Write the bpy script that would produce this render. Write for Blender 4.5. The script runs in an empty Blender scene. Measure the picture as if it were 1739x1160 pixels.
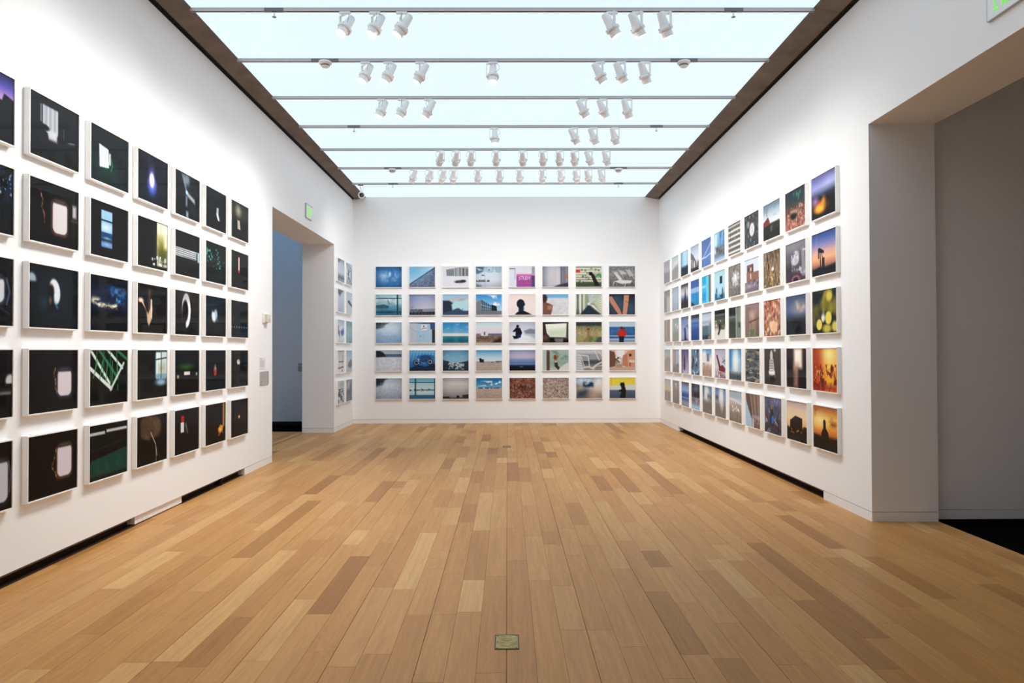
import bpy, bmesh, math, random
import numpy as np
from mathutils import Vector, Matrix

scene = bpy.context.scene
COL = scene.collection
PI = math.pi

# ------------------------------------------------------------------ camera
cam_data = bpy.data.cameras.new('camera')
cam_data.lens = 25.0
cam_data.sensor_width = 36.0
cam_data.sensor_fit = 'HORIZONTAL'
cam_data.clip_start = 0.05
cam = bpy.data.objects.new('camera', cam_data)
COL.objects.link(cam)
YAW, PITCH, ROLL = 0.00646, 0.01311, -0.00305
_f = Vector((math.sin(YAW)*math.cos(PITCH), math.cos(YAW)*math.cos(PITCH), math.sin(PITCH)))
_r = Vector((math.cos(YAW), -math.sin(YAW), 0))
_u = _r.cross(_f)
_r2 = math.cos(ROLL)*_r + math.sin(ROLL)*_u
_u2 = -math.sin(ROLL)*_r + math.cos(ROLL)*_u
mw = Matrix((_r2, _u2, -_f)).transposed().to_4x4()
mw.translation = (0, 0, 1.5)
cam.matrix_world = mw
scene.camera = cam

# ------------------------------------------------------------------ world, exposure, light levels
w = bpy.data.worlds.new('world'); scene.world = w; w.use_nodes = True
w.node_tree.nodes['Background'].inputs[0].default_value = (0.6, 0.7, 0.8, 1)
w.node_tree.nodes['Background'].inputs[1].default_value = 0.02
scene.view_settings.view_transform = 'Standard'
scene.view_settings.look = 'None'
scene.view_settings.gamma = 1.0
scene.view_settings.use_curve_mapping = False
scene.view_settings.exposure = 0.12
scene.cycles.max_bounces = 14
scene.cycles.diffuse_bounces = 12
CEIL_COL, CEIL_STRENGTH = (0.70, 0.84, 0.95), 1.02     # luminous ceiling panels
SPOT_COL, SPOT_W = (1.0, 0.965, 0.92), 66.0             # track spotlights
SKY_COL, SKY_STRENGTH = (0.05, 0.42, 0.86), 5.0        # skylight of the side gallery on the left

# ------------------------------------------------------------------ room dimensions (metres)
XL, XR, YB = -3.201, 3.175, 14.785
XLO, XRO = -3.79, 3.756           # outer faces of the thick side walls
H_WALL, H_BEAM = 4.644, 4.704
DOOR_H = 3.479
LD0, LD1 = 9.699, 13.155          # left doorway
RD0, RD1 = 2.70, 6.198            # right doorway
YN = -3.0                         # end of the room behind the camera

# ------------------------------------------------------------------ materials
MATS = {}
def mat(name, col, rough=0.5, metal=0.0, spec=0.5, coat=0.0, emit=None, estr=0.0, bump=None, var=None):
    m = bpy.data.materials.new(name); m.use_nodes = True
    nt = m.node_tree; b = nt.nodes['Principled BSDF']
    b.inputs['Base Color'].default_value = (*col, 1)
    b.inputs['Roughness'].default_value = rough
    b.inputs['Metallic'].default_value = metal
    b.inputs['Specular IOR Level'].default_value = spec
    b.inputs['Coat Weight'].default_value = coat
    b.inputs['Coat Roughness'].default_value = 0.02
    if emit:
        b.inputs['Emission Color'].default_value = (*emit, 1)
        b.inputs['Emission Strength'].default_value = estr
    geo = None
    if bump or var:
        geo = nt.nodes.new('ShaderNodeNewGeometry')
    if var:      # (scale, amount) mottled colour
        n = nt.nodes.new('ShaderNodeTexNoise'); n.inputs['Scale'].default_value = var[0]; n.inputs['Detail'].default_value = 6
        nt.links.new(geo.outputs['Position'], n.inputs['Vector'])
        mr = nt.nodes.new('ShaderNodeMapRange')
        mr.inputs['From Min'].default_value = 0.3; mr.inputs['From Max'].default_value = 0.7
        mr.inputs['To Min'].default_value = 1-var[1]; mr.inputs['To Max'].default_value = 1+var[1]
        nt.links.new(n.outputs['Fac'], mr.inputs['Value'])
        vm = nt.nodes.new('ShaderNodeVectorMath'); vm.operation = 'SCALE'
        vm.inputs[0].default_value = col
        nt.links.new(mr.outputs['Result'], vm.inputs['Scale'])
        nt.links.new(vm.outputs['Vector'], b.inputs['Base Color'])
    if bump:     # (scale, strength)
        n = nt.nodes.new('ShaderNodeTexNoise'); n.inputs['Scale'].default_value = bump[0]; n.inputs['Detail'].default_value = 4
        nt.links.new(geo.outputs['Position'], n.inputs['Vector'])
        bp = nt.nodes.new('ShaderNodeBump'); bp.inputs['Strength'].default_value = bump[1]; bp.inputs['Distance'].default_value = 0.01
        nt.links.new(n.outputs['Fac'], bp.inputs['Height'])
        nt.links.new(bp.outputs['Normal'], b.inputs['Normal'])
    MATS[name] = m
    return m

mat('wall_paint', (0.915, 0.92, 0.925), 0.75, bump=(90, 0.03))
mat('base_paint', (0.88, 0.88, 0.88), 0.55)
mat('black_gap', (0.012, 0.012, 0.013), 0.8)
mat('slot_brown', (0.040, 0.024, 0.017), 0.9, spec=0.05)
mat('slot_metal', (0.16, 0.125, 0.105), 0.45, metal=0.3)
mat('concrete', (0.160, 0.122, 0.097), 0.8, var=(3.0, 0.22), bump=(40, 0.15))
mat('ceiling_white', (0.8, 0.8, 0.8), 0.7)
mat('ceiling_glow', (0.06, 0.06, 0.06), 0.6, emit=CEIL_COL, estr=CEIL_STRENGTH)
mat('sky_glow', (0.5, 0.5, 0.5), 0.5, emit=SKY_COL, estr=SKY_STRENGTH)
mat('track_metal', (0.50, 0.48, 0.47), 0.4, metal=0.3)
mat('sleeve_grey', (0.16, 0.16, 0.16), 0.5)
mat('track_dark', (0.05, 0.05, 0.055), 0.5)
mat('lamp_white', (0.90, 0.91, 0.91), 0.4)
mat('lamp_lens', (0.9, 0.9, 0.9), 0.3, emit=(1.0, 0.95, 0.86), estr=9.0)
mat('cable_grey', (0.35, 0.36, 0.37), 0.5)
mat('frame_white', (0.92, 0.915, 0.90), 0.42)
mat('frame_back', (0.5, 0.48, 0.45), 0.8)
mat('carpet', (0.004, 0.004, 0.005), 1.0, spec=0.0, bump=(400, 0.4))
mat('subfloor', (0.05, 0.032, 0.018), 0.9)
mat('brass', (0.30, 0.23, 0.075), 0.42, metal=0.75, var=(22, 0.3))
mat('dark_screw', (0.04, 0.03, 0.015), 0.5, metal=0.5)
mat('plastic_cream', (0.72, 0.69, 0.60), 0.5)
mat('plastic_grey', (0.42, 0.42, 0.41), 0.5)
mat('plastic_white', (0.82, 0.81, 0.80), 0.5)
mat('print_grey', (0.50, 0.50, 0.53), 0.7)
mat('sign_panel', (0.88, 0.92, 0.93), 0.25)
mat('sign_edge', (0.50, 0.53, 0.54), 0.4)
mat('sign_green', (0.20, 0.72, 0.08), 0.4, emit=(0.18, 0.80, 0.07), estr=0.55)
mat('glass_dark', (0.012, 0.016, 0.03), 0.08, coat=0.5)

# photographic print: colours come from the print's own colour attribute, glossy glazing as a coat
def print_material():
    m = bpy.data.materials.new('photo_print'); m.use_nodes = True
    nt = m.node_tree; b = nt.nodes['Principled BSDF']
    a = nt.nodes.new('ShaderNodeAttribute'); a.attribute_name = 'ink'
    nt.links.new(a.outputs['Color'], b.inputs['Base Color'])
    b.inputs['Roughness'].default_value = 0.5
    b.inputs['Specular IOR Level'].default_value = 0.05
    b.inputs['Coat Weight'].default_value = 0.16
    b.inputs['Coat Roughness'].default_value = 0.015
    MATS['photo_print'] = m
print_material()

# oak boards: tone and seed per board in the attribute 'tint'
def wood_material():
    m = bpy.data.materials.new('oak'); m.use_nodes = True
    nt = m.node_tree; N = nt.nodes; Lk = nt.links
    b = N['Principled BSDF']
    at = N.new('ShaderNodeAttribute'); at.attribute_name = 'tint'
    sep = N.new('ShaderNodeSeparateColor'); Lk.new(at.outputs['Color'], sep.inputs['Color'])
    ramp = N.new('ShaderNodeValToRGB')
    els = ramp.color_ramp.elements
    els[0].position = 0.0; els[0].color = (0.30, 0.130, 0.034, 1)
    els[1].position = 1.0; els[1].color = (0.59, 0.345, 0.132, 1)
    for p, c in ((0.2, (0.375, 0.172, 0.048)), (0.45, (0.465, 0.225, 0.069)), (0.7, (0.51, 0.263, 0.087))):
        e = els.new(p); e.color = (*c, 1)
    Lk.new(sep.outputs['Red'], ramp.inputs['Fac'])
    geo = N.new('ShaderNodeNewGeometry')
    mp = N.new('ShaderNodeVectorMath'); mp.operation = 'MULTIPLY'; mp.inputs[1].default_value = (34, 1.5, 1)
    Lk.new(geo.outputs['Position'], mp.inputs[0])
    sd = N.new('ShaderNodeMath'); sd.operation = 'MULTIPLY'; sd.inputs[1].default_value = 77.0
    Lk.new(sep.outputs['Green'], sd.inputs[0])
    n1 = N.new('ShaderNodeTexNoise'); n1.noise_dimensions = '4D'
    n1.inputs['Scale'].default_value = 1.0; n1.inputs['Detail'].default_value = 5; n1.inputs['Distortion'].default_value = 0.8
    Lk.new(mp.outputs['Vector'], n1.inputs['Vector']); Lk.new(sd.outputs[0], n1.inputs['W'])
    # wide cathedral figure: rings of a slow noise
    mp2 = N.new('ShaderNodeVectorMath'); mp2.operation = 'MULTIPLY'; mp2.inputs[1].default_value = (9, 1.1, 1)
    Lk.new(geo.outputs['Position'], mp2.inputs[0])
    n2 = N.new('ShaderNodeTexNoise'); n2.noise_dimensions = '4D'; n2.inputs['Scale'].default_value = 1.0; n2.inputs['Detail'].default_value = 1
    Lk.new(mp2.outputs['Vector'], n2.inputs['Vector']); Lk.new(sd.outputs[0], n2.inputs['W'])
    ml = N.new('ShaderNodeMath'); ml.operation = 'MULTIPLY'; ml.inputs[1].default_value = 95.0
    Lk.new(n2.outputs['Fac'], ml.inputs[0])
    sn = N.new('ShaderNodeMath'); sn.operation = 'SINE'; Lk.new(ml.outputs[0], sn.inputs[0])
    rg = N.new('ShaderNodeMapRange'); rg.inputs['From Min'].default_value = -1; rg.inputs['From Max'].default_value = 1
    rg.inputs['To Min'].default_value = 0.965; rg.inputs['To Max'].default_value = 1.03
    Lk.new(sn.outputs[0], rg.inputs['Value'])
    gr = N.new('ShaderNodeMapRange'); gr.inputs['From Min'].default_value = 0.3; gr.inputs['From Max'].default_value = 0.7
    gr.inputs['To Min'].default_value = 0.87; gr.inputs['To Max'].default_value = 1.10
    Lk.new(n1.outputs['Fac'], gr.inputs['Value'])
    mm = N.new('ShaderNodeMath'); mm.operation = 'MULTIPLY'
    Lk.new(rg.outputs['Result'], mm.inputs[0]); Lk.new(gr.outputs['Result'], mm.inputs[1])
    sc = N.new('ShaderNodeVectorMath'); sc.operation = 'SCALE'
    Lk.new(ramp.outputs['Color'], sc.inputs[0]); Lk.new(mm.outputs[0], sc.inputs['Scale'])
    Lk.new(sc.outputs['Vector'], b.inputs['Base Color'])
    b.inputs['Roughness'].default_value = 0.40
    b.inputs['Specular IOR Level'].default_value = 0.18
    bp = N.new('ShaderNodeBump'); bp.inputs['Strength'].default_value = 0.06; bp.inputs['Distance'].default_value = 0.004
    Lk.new(n1.outputs['Fac'], bp.inputs['Height']); Lk.new(bp.outputs['Normal'], b.inputs['Normal'])
    MATS['oak'] = m
wood_material()

# ------------------------------------------------------------------ mesh helpers
class MB:
    """collects vertices and faces for one mesh"""
    def __init__(s): s.v = []; s.f = []
    def box(s, x0, x1, y0, y1, z0, z1):
        n = len(s.v)
        s.v += [(x0,y0,z0),(x1,y0,z0),(x1,y1,z0),(x0,y1,z0),(x0,y0,z1),(x1,y0,z1),(x1,y1,z1),(x0,y1,z1)]
        s.f += [[n+i for i in q] for q in ((0,3,2,1),(4,5,6,7),(0,1,5,4),(1,2,6,5),(2,3,7,6),(3,0,4,7))]
        return s
    def cbox(s, x0, x1, y0, y1, z0, z1, c):
        """box with all vertical and top/bottom edges chamfered"""
        n = len(s.v)
        for (z, i) in ((z0, c), (z0+c, 0), (z1-c, 0), (z1, c)):
            k = c + i
            s.v += [(x0+k,y0+i,z),(x1-k,y0+i,z),(x1-i,y0+k,z),(x1-i,y1-k,z),(x1-k,y1-i,z),(x0+k,y1-i,z),(x0+i,y1-k,z),(x0+i,y0+k,z)]
        s.f.append([n+7-i for i in range(8)])
        for r in range(3):
            for i in range(8):
                j = (i+1) % 8
                s.f.append([n+r*8+i, n+r*8+j, n+r*8+8+j, n+r*8+8+i])
        s.f.append([n+24+i for i in range(8)])
        return s
    def prism(s, pts, axis, a, b):
        """extrude a 2-D polygon along axis 0/1/2 from a to b"""
        n = len(s.v); k = len(pts)
        for t in (a, b):
            for (p, q) in pts:
                s.v.append({0:(t,p,q), 1:(p,t,q), 2:(p,q,t)}[axis])
        s.f.append([n+k-1-i for i in range(k)]); s.f.append([n+k+i for i in range(k)])
        for i in range(k):
            j = (i+1) % k
            s.f.append([n+i, n+j, n+k+j, n+k+i])
        return s
    def lathe(s, prof, seg=24, cx=0, cy=0, cap=True):
        """profile of (radius, z) turned about the z axis"""
        n = len(s.v); k = len(prof)
        for (r, z) in prof:
            for i in range(seg):
                a = 2*PI*i/seg
                s.v.append((cx+r*math.cos(a), cy+r*math.sin(a), z))
        for j in range(k-1):
            for i in range(seg):
                i2 = (i+1) % seg
                s.f.append([n+j*seg+i, n+j*seg+i2, n+(j+1)*seg+i2, n+(j+1)*seg+i])
        if cap:
            s.f.append([n+seg-1-i for i in range(seg)])
            s.f.append([n+(k-1)*seg+i for i in range(seg)])
        return s
    def tube(s, pts, r, seg=8):
        n = len(s.v); P = [Vector(p) for p in pts]
        ref = Vector((0.31, 0.2, 0.93))
        for i, p in enumerate(P):
            t = (P[min(i+1, len(P)-1)] - P[max(i-1, 0)]).normalized()
            a = t.cross(ref).normalized(); b = t.cross(a)
            for q in range(seg):
                an = 2*PI*q/seg
                s.v.append(tuple(p + r*(math.cos(an)*a + math.sin(an)*b)))
        for i in range(len(P)-1):
            for q in range(seg):
                q2 = (q+1) % seg
                s.f.append([n+i*seg+q, n+i*seg+q2, n+(i+1)*seg+q2, n+(i+1)*seg+q])
        s.f.append([n+q for q in range(seg)]); s.f.append([n+(len(P)-1)*seg+seg-1-q for q in range(seg)])
        return s
    def mesh(s, name, m, smooth=False):
        me = bpy.data.meshes.new(name)
        me.from_pydata(s.v, [], s.f)
        bm = bmesh.new(); bm.from_mesh(me); bmesh.ops.recalc_face_normals(bm, faces=bm.faces); bm.to_mesh(me); bm.free()
        if m: me.materials.append(MATS[m])
        if smooth:
            me.shade_smooth()
            me.set_sharp_from_angle(angle=math.radians(35))
        return me
    def obj(s, name, m, parent=None, smooth=False):
        return link(name, s.mesh(name, m, smooth), parent)

def link(name, data, parent=None, loc=None, rot=None):
    o = bpy.data.objects.new(name, data); COL.objects.link(o)
    if parent: o.parent = parent
    if loc is not None: o.location = loc
    if rot is not None: o.rotation_euler = rot
    return o
def empty(name, loc=(0,0,0), rot=(0,0,0)):
    o = link(name, None, None, loc, rot); o.empty_display_size = 0.1
    return o
def tag(o, label=None, cat=None, group=None, kind=None):
    if label: o['label'] = label
    if cat: o['category'] = cat
    if group: o['group'] = group
    if kind: o['kind'] = kind
    return o
def struct(o, label=None, cat=None): return tag(o, label, cat, None, 'structure')

# ------------------------------------------------------------------ the shell
BB, GAP = 0.080, 0.006                       # baseboard height, shadow joint above it
ZB = BB + GAP
SLOT_L = [(-2.5, 6.177), (7.061, 8.69)]      # open air slots at the foot of the left wall
SLOT_R = [(7.152, 13.215)]

def wall_left():
    m = MB()
    m.box(XLO, XL, YN, LD0, ZB, H_WALL)
    m.box(XLO, XL, LD0, LD1, DOOR_H, H_WALL)
    m.box(XLO, XL, LD1, YB, ZB, H_WALL)
    m.box(XLO+.02, XL-.10, YN, LD0-.02, 0, ZB)
    m.box(XLO+.02, XL-.02, LD1+.02, YB, 0, ZB)
    m.box(XLO, XL-.02, YN, YB, H_WALL, 4.95)
    return struct(m.obj('wall_left', 'wall_paint'), 'white left wall hung with dark photographs, open doorway', 'wall')
def wall_right():
    m = MB()
    m.box(XR, XRO, YN, RD0, ZB, H_WALL)
    m.box(XR, XRO, RD0, RD1, DOOR_H, H_WALL)
    m.box(XR, XRO, RD1, YB, ZB, H_WALL)
    m.box(XR+.02, XRO-.02, YN, RD0-.02, 0, ZB)
    m.box(XR+.10, XRO-.02, RD1+.02, YB, 0, ZB)
    m.box(XR+.02, XRO, YN, YB, H_WALL, 4.95)
    return struct(m.obj('wall_right', 'wall_paint'), 'white right wall with wide opening near the camera', 'wall')
WL = wall_left(); WR = wall_right()
m = MB(); m.box(XLO, XRO, YB, YB+.35, ZB, 4.95); m.box(XLO, XRO, YB+.02, YB+.35, 0, ZB)
WB = struct(m.obj('wall_back', 'wall_paint'), 'white end wall carrying a grid of forty photographs', 'wall')
m = MB(); m.box(XLO, XRO, YN-.3, YN, 0, 4.95)
struct(m.obj('wall_front', 'wall_paint'), 'white wall behind the viewer', 'wall')

def baseboard(name, boxes, label, parent=None):
    m = MB()
    for b in boxes: m.box(*b)
    o = m.obj(name, 'base_paint', parent)
    return struct(o, label, 'baseboard')
# left: flush board by the doorway, jamb, niche; infill block between the two slots sits slightly back
baseboard('baseboard_left', [(XL-.10, XL, 8.69, LD0, 0, BB), (XLO, XL-.10, LD0-.02, LD0, 0, BB),
                             (XLO, XL, LD1, LD1+.02, 0, BB), (XL-.02, XL, LD1+.02, YB, 0, BB),
                             (XL-.10, XL-.02, 6.177, 7.061, 0.012, BB)], 'white baseboard along the left wall')
baseboard('baseboard_right', [(XR, XR+.10, RD1, 7.152, 0, BB), (XR+.10, XRO, RD1, RD1+.02, 0, BB),
                              (XR, XR+.10, 13.215, YB, 0, BB), (XR, XR+.02, YN, RD0, 0, BB)], 'white baseboard along the right wall')
baseboard('baseboard_back', [(XL+.001, XR-.001, YB, YB+.02, 0, BB)], 'white baseboard along the end wall')

# dark air slots at the foot of the walls
for (a, b) in SLOT_L:
    o = MB().box(XL-.12, XL-.085, a, b, 0.0, ZB).obj('vent_slot', 'slot_brown', WL)
    MB().box(XL-.085, XL-.045, a, b, ZB-.032, ZB).obj('slot_ledge', 'slot_metal', o)
    MB().box(XL-.085, XL-.016, a, b, .0005, .004).obj('slot_sill', 'slot_brown', o)
MB().box(XL-.085, XL-.006, 8.015, 8.03, 0.0, ZB).obj('slot_divider', 'slot_brown', WL)
for (a, b) in SLOT_R:
    o = MB().box(XR+.085, XR+.12, a, b, 0.0, ZB).obj('vent_slot', 'slot_brown', WR)
    MB().box(XR+.045, XR+.085, a, b, ZB-.032, ZB).obj('slot_ledge', 'slot_metal', o)
    MB().box(XR+.016, XR+.085, a, b, .0005, .004).obj('slot_sill', 'slot_brown', o)

# concrete ceiling beams, cast in lengths, with a black shadow gap towards the wall
T0, TP, TN = 6.620, 1.1527, 7
track_y = [T0 + TP*i for i in range(-4, TN)]
def beam(name, xo, xi, sgn, label):
    root = struct(empty(name, (xo, 0, H_WALL)), label, 'beam')
    cuts = [YN] + [y - .02 for y in track_y] + [14.22, YB]
    for a, b in zip(cuts[:-1], cuts[1:]):
        mb = MB()
        mb.prism([(sgn*.052, .012), (abs(xi-xo)*sgn, H_BEAM-H_WALL), (abs(xi-xo)*sgn, .30), (sgn*.052, .30)], 1, a+.002, b-.002)
        mb.obj('concrete_length', 'concrete', root)
    MB().box(min(-.02*sgn, .052*sgn), max(-.02*sgn, .052*sgn), YN, YB, .035, .30).obj('shadow_gap', 'black_gap', root)
    MB().box(min(-.02*sgn, 0), max(-.02*sgn, 0), YN, YB, .0, .035).obj('gap_side', 'black_gap', root)
    return root
beam('trim_1', XL, -2.94, 1, 'brown concrete beam along the top of the left wall')
beam('trim_2', XR, 2.88, -1, 'brown concrete beam along the top of the right wall')

# luminous ceiling: one translucent panel between every two tracks
ceil = struct(empty('ceiling', (0, 0, 4.72)), 'luminous ceiling of wide translucent panels between dark tracks', 'ceiling')
LIT0 = len(track_y) - TN - 4             # the luminous field starts just in front of the viewer
edges = track_y[LIT0:] + [YB]
for a, b in zip(edges[:-1], edges[1:]):
    MB().box(-2.94, 2.88, a+.012, b-.012 if b < YB else b-.004, -.010, .005).obj('ceiling_panel', 'ceiling_glow', ceil)
MB().box(-2.94, 2.88, YN, track_y[LIT0]-.012, -.010, .02).obj('plain_panel', 'ceiling_white', ceil)
MB().box(XLO, XRO, YN-.3, YB+.35, .235, .33).obj('roof_slab', 'ceiling_white', ceil)

# side gallery seen through the left doorway
CL_Y = 14.541
m = MB(); m.box(-7.5, XLO, CL_Y, CL_Y+.25, .075, 6.3)
CW = struct(m.obj('wall_gallery_left', 'wall_paint'), 'shadowed blue-lit wall beyond the left doorway', 'wall')
m = MB(); m.box(-7.75, -7.5, 8.0, CL_Y+.25, 0, 6.3); m.box(-7.5, XLO, 7.75, 8.0, 0, 6.3); m.box(XLO-.02, XLO, 8.0, CL_Y, 4.9, 6.3)
struct(m.obj('wall_gallery_far', 'wall_paint'), 'outer walls of the side gallery left of the doorway', 'wall')
m = MB(); m.box(-7.5, XLO, 8.0, 13.9, 6.2, 6.3)
struct(m.obj('ceiling_gallery', 'ceiling_white'), 'plain ceiling of the side gallery', 'ceiling')
m = MB(); m.box(-7.5, XLO, 13.9, CL_Y, 6.22, 6.3)
struct(m.obj('window_1', 'sky_glow'), 'blue skylight strip above the side gallery wall', 'skylight')
m = MB(); m.box(-7.5, XLO, CL_Y-.015, CL_Y+.1, 0, .075)
struct(m.obj('baseboard_gallery_left', 'slot_brown'), 'dark baseboard in the side gallery', 'baseboard')
m = MB(); m.box(-7.5, XLO, 13.367, CL_Y, -.05, .002)
struct(m.obj('floor_gallery_left', 'carpet'), 'strip of black carpet beyond the left doorway', 'floor')

# corridor behind the right opening
CR_Y = 6.283
m = MB(); m.box(XRO, 7.0, CR_Y, CR_Y+.25, ZB, 5.0); m.box(XRO, 7.0, CR_Y+.02, CR_Y+.25, 0, ZB)
struct(m.obj('wall_corridor_end', 'wall_paint'), 'grey shadowed wall beyond the right opening', 'wall')
m = MB(); m.box(7.0, 7.25, YN, CR_Y+.25, 0, 5.0); m.box(XRO, 7.0, YN-.3, YN, 0, 5.0)
struct(m.obj('wall_corridor_side', 'wall_paint'), 'side wall of the dark corridor on the right', 'wall')
m = MB(); m.box(XRO, 7.25, YN-.3, CR_Y+.25, 4.9, 5.0)
struct(m.obj('ceiling_corridor', 'ceiling_white'), 'ceiling of the dark corridor on the right', 'ceiling')
baseboard('baseboard_corridor', [(XRO+.001, 7.0, CR_Y, CR_Y+.02, 0, BB)], 'grey baseboard of the corridor wall at right')
m = MB(); m.box(XRO, 7.0, YN, CR_Y+.02, -.05, .0)
struct(m.obj('floor_corridor', 'carpet'), 'black carpet beyond the right opening', 'floor')

# ------------------------------------------------------------------ oak floor, board by board
floor = struct(MB().box(XLO, XRO, YN, YB, -.06, -.016).obj('floor', 'subfloor'), 'oak plank floor of the gallery', 'floor')
MB().box(-7.5, XLO, 8.0, 13.367, -.06, -.016).obj('subfloor', 'subfloor', floor)
rng = random.Random(7)
PW, X0 = 0.1430, -0.009
boards = []                                   # (x0, x1, y0, y1, tone, seed)
def lay(x0, x1, y0, y1):
    y = y0 - rng.uniform(0, 1.0)
    while y < y1:
        ln = rng.choice((.42, .6, .75, .9, 1.05, 1.25, 1.5, 1.8)) * rng.uniform(.9, 1.1)
        a, b = max(y, y0), min(y+ln, y1)
        if b - a > .03:
            t = rng.gauss(.56, .13)
            if rng.random() < .09: t = rng.uniform(.05, .25)
            if rng.random() < .10: t = rng.uniform(.8, 1.0)
            boards.append((x0, x1, a, b, min(max(t, 0), 1), rng.random()))
        y += ln
k = -52
while X0 + k*PW < XRO:
    xa, xb = X0 + k*PW, X0 + (k+1)*PW
    g0 = .0011 if k % 3 == 0 else .0004
    g1 = .0011 if (k+1) % 3 == 0 else .0004
    xa += g0; xb -= g1
    # spans of floor this row crosses
    if xb <= XLO: lay(max(xa, -7.5), xb, 8.0, 13.367)
    elif xb <= XL - .001:
        lay(max(xa, XLO), xb, LD0, LD1)
        if xa < XLO: lay(xa, XLO, 8.0, 13.367)
    elif xa < XL:
        lay(xa, xb, LD0, LD1); lay(XL-.11, xb, YN, LD0); lay(XL-.02, xb, LD1, YB)
    elif xb < XR: lay(xa, xb, YN, YB)
    elif xa < XR:
        lay(xa, xb, YN, RD1); lay(xa, min(xb, XR+.11), RD1, YB)
    else: lay(xa, min(xb, XRO), YN, RD1)
    k += 1
def board_verts(x0, x1, y0, y1):
    c = .0007; y0 += .0005; y1 -= .0005
    return [(x0,y0,-.016),(x1,y0,-.016),(x1,y1,-.016),(x0,y1,-.016),
            (x0,y0,-c),(x1,y0,-c),(x1,y1,-c),(x0,y1,-c),
            (x0+c,y0+c,0),(x1-c,y0+c,0),(x1-c,y1-c,0),(x0+c,y1-c,0)]
BF = [(0,1,5,4),(1,2,6,5),(2,3,7,6),(3,0,4,7),(4,5,9,8),(5,6,10,9),(6,7,11,10),(7,4,8,11),(8,9,10,11)]
def tint(me, cols):
    a = me.color_attributes.new('tint', 'FLOAT_COLOR', 'POINT')
    a.data.foreach_set('color', np.repeat(np.array(cols, np.float32), 12, axis=0).ravel())
def screen_area(b):
    x0, x1, y0, y1 = b[:4]
    y0 = max(y0, 3.15)
    if y1 <= y0: return 0
    xc = (x0+x1)/2; yc = (y0+y1)/2
    if abs(xc)/yc > .735: return 0
    if xc < XL and not (LD0 < yc): return 0
    return (x1-x0)*(1/y0 - 1/y1)/yc
boards.sort(key=screen_area, reverse=True)
for b in boards[:300]:
    me = bpy.data.meshes.new('floor_plank'); me.from_pydata(board_verts(*b[:4]), [], BF)
    me.materials.append(MATS['oak']); tint(me, [(b[4], b[5], 0, 1)])
    link('floor_plank', me, floor)
vv, ff, cc = [], [], []
for b in boards[300:]:
    n = len(vv); vv += board_verts(*b[:4]); ff += [[n+i for i in q] for q in BF]; cc.append((b[4], b[5], 0, 1))
me = bpy.data.meshes.new('floor_planks_far'); me.from_pydata(vv, [], ff); me.materials.append(MATS['oak']); tint(me, cc)
tag(link('distant_planks', me, floor), kind='stuff')

# ------------------------------------------------------------------ the photographs
# Each print is painted into a colour attribute of its own mesh; u runs left to right, v top to bottom.
class Canvas: pass
CV = Canvas()
def hexc(h):
    return np.array([int(h[i:i+2], 16)/255 for i in (0, 2, 4)])
def start(wd, hg):
    CV.w, CV.h = wd, hg
    CV.U, CV.V = np.meshgrid(np.linspace(0, 1, wd), np.linspace(0, 1, hg))
    CV.a = np.zeros((hg, wd, 3)); CV.px = 1.0/wd
def put(mask, c):
    CV.a = CV.a*(1-mask[..., None]) + (hexc(c) if isinstance(c, str) else c)*mask[..., None]
def ramp_(t, cols):
    C = np.array([hexc(c) for c in cols]); k = len(cols)-1
    x = np.clip(t, 0, 1)*k; i = np.minimum(x.astype(int), k-1); f = (x-i)[..., None]
    return C[i]*(1-f) + C[np.minimum(i+1, k)]*f
def G(*cols, a=0., b=1.): CV.a = ramp_((CV.V-a)/(b-a), cols)
def H(*cols): CV.a = ramp_(CV.U, cols)
def band(y0, y1, *cols):
    m = ((CV.V >= y0) & (CV.V <= y1)).astype(float)
    put(m, ramp_((CV.V-y0)/(y1-y0), cols))
def sm(d, s):                                   # inside is d<0
    s = max(s, CV.px*.7); return np.clip(.5 - d/(2*s), 0, 1)
def R(x0, y0, x1, y1, c, s=0., a=1., r=0.):
    dx = np.abs(CV.U-(x0+x1)/2)-(x1-x0)/2+r; dy = (np.abs(CV.V-(y0+y1)/2)-(y1-y0)/2)*.8+r
    d = np.hypot(np.maximum(dx, 0), np.maximum(dy, 0)) + np.minimum(np.maximum(dx, dy), 0) - r
    put(sm(d, s)*a, c)
def E(cx, cy, rx, ry, c, s=0., a=1., rot=0.):
    x = CV.U-cx; y = (CV.V-cy)
    if rot:
        y = y*.8; q = math.radians(rot); x, y = x*math.cos(q)+y*math.sin(q), -x*math.sin(q)+y*math.cos(q); y = y/.8
    d = (np.sqrt((x/rx)**2+(y/ry)**2+1e-9)-1)*min(rx, ry*.8)
    put(sm(d, s)*a, c)
def segd(x, y, p, q):
    px, py, qx, qy = p[0], p[1]*.8, q[0], q[1]*.8
    dx, dy = qx-px, qy-py
    t = np.clip(((x-px)*dx+(y-py)*dy)/(dx*dx+dy*dy+1e-9), 0, 1)
    return np.hypot(x-px-t*dx, y-py-t*dy)
def L(pts, wd, c, s=0., a=1.):
    d = np.full(CV.U.shape, 9.); y = CV.V*.8
    for p, q in zip(pts[:-1], pts[1:]): d = np.minimum(d, segd(CV.U, y, p, q))
    put(sm(d-wd/2, s)*a, c)
def P(pts, c, s=0., a=1.):
    ins = np.zeros(CV.U.shape, bool); d = np.full(CV.U.shape, 9.); y = CV.V*.8
    for (x0, y0), (x1, y1) in zip(pts, pts[1:]+pts[:1]):
        if y0 != y1:
            ins ^= ((CV.V < y0) != (CV.V < y1)) & (CV.U < (x1-x0)*(CV.V-y0)/(y1-y0)+x0)
        d = np.minimum(d, segd(CV.U, y, (x0, y0), (x1, y1)))
    put(sm(np.where(ins, -d, d), s)*a, c)
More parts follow.
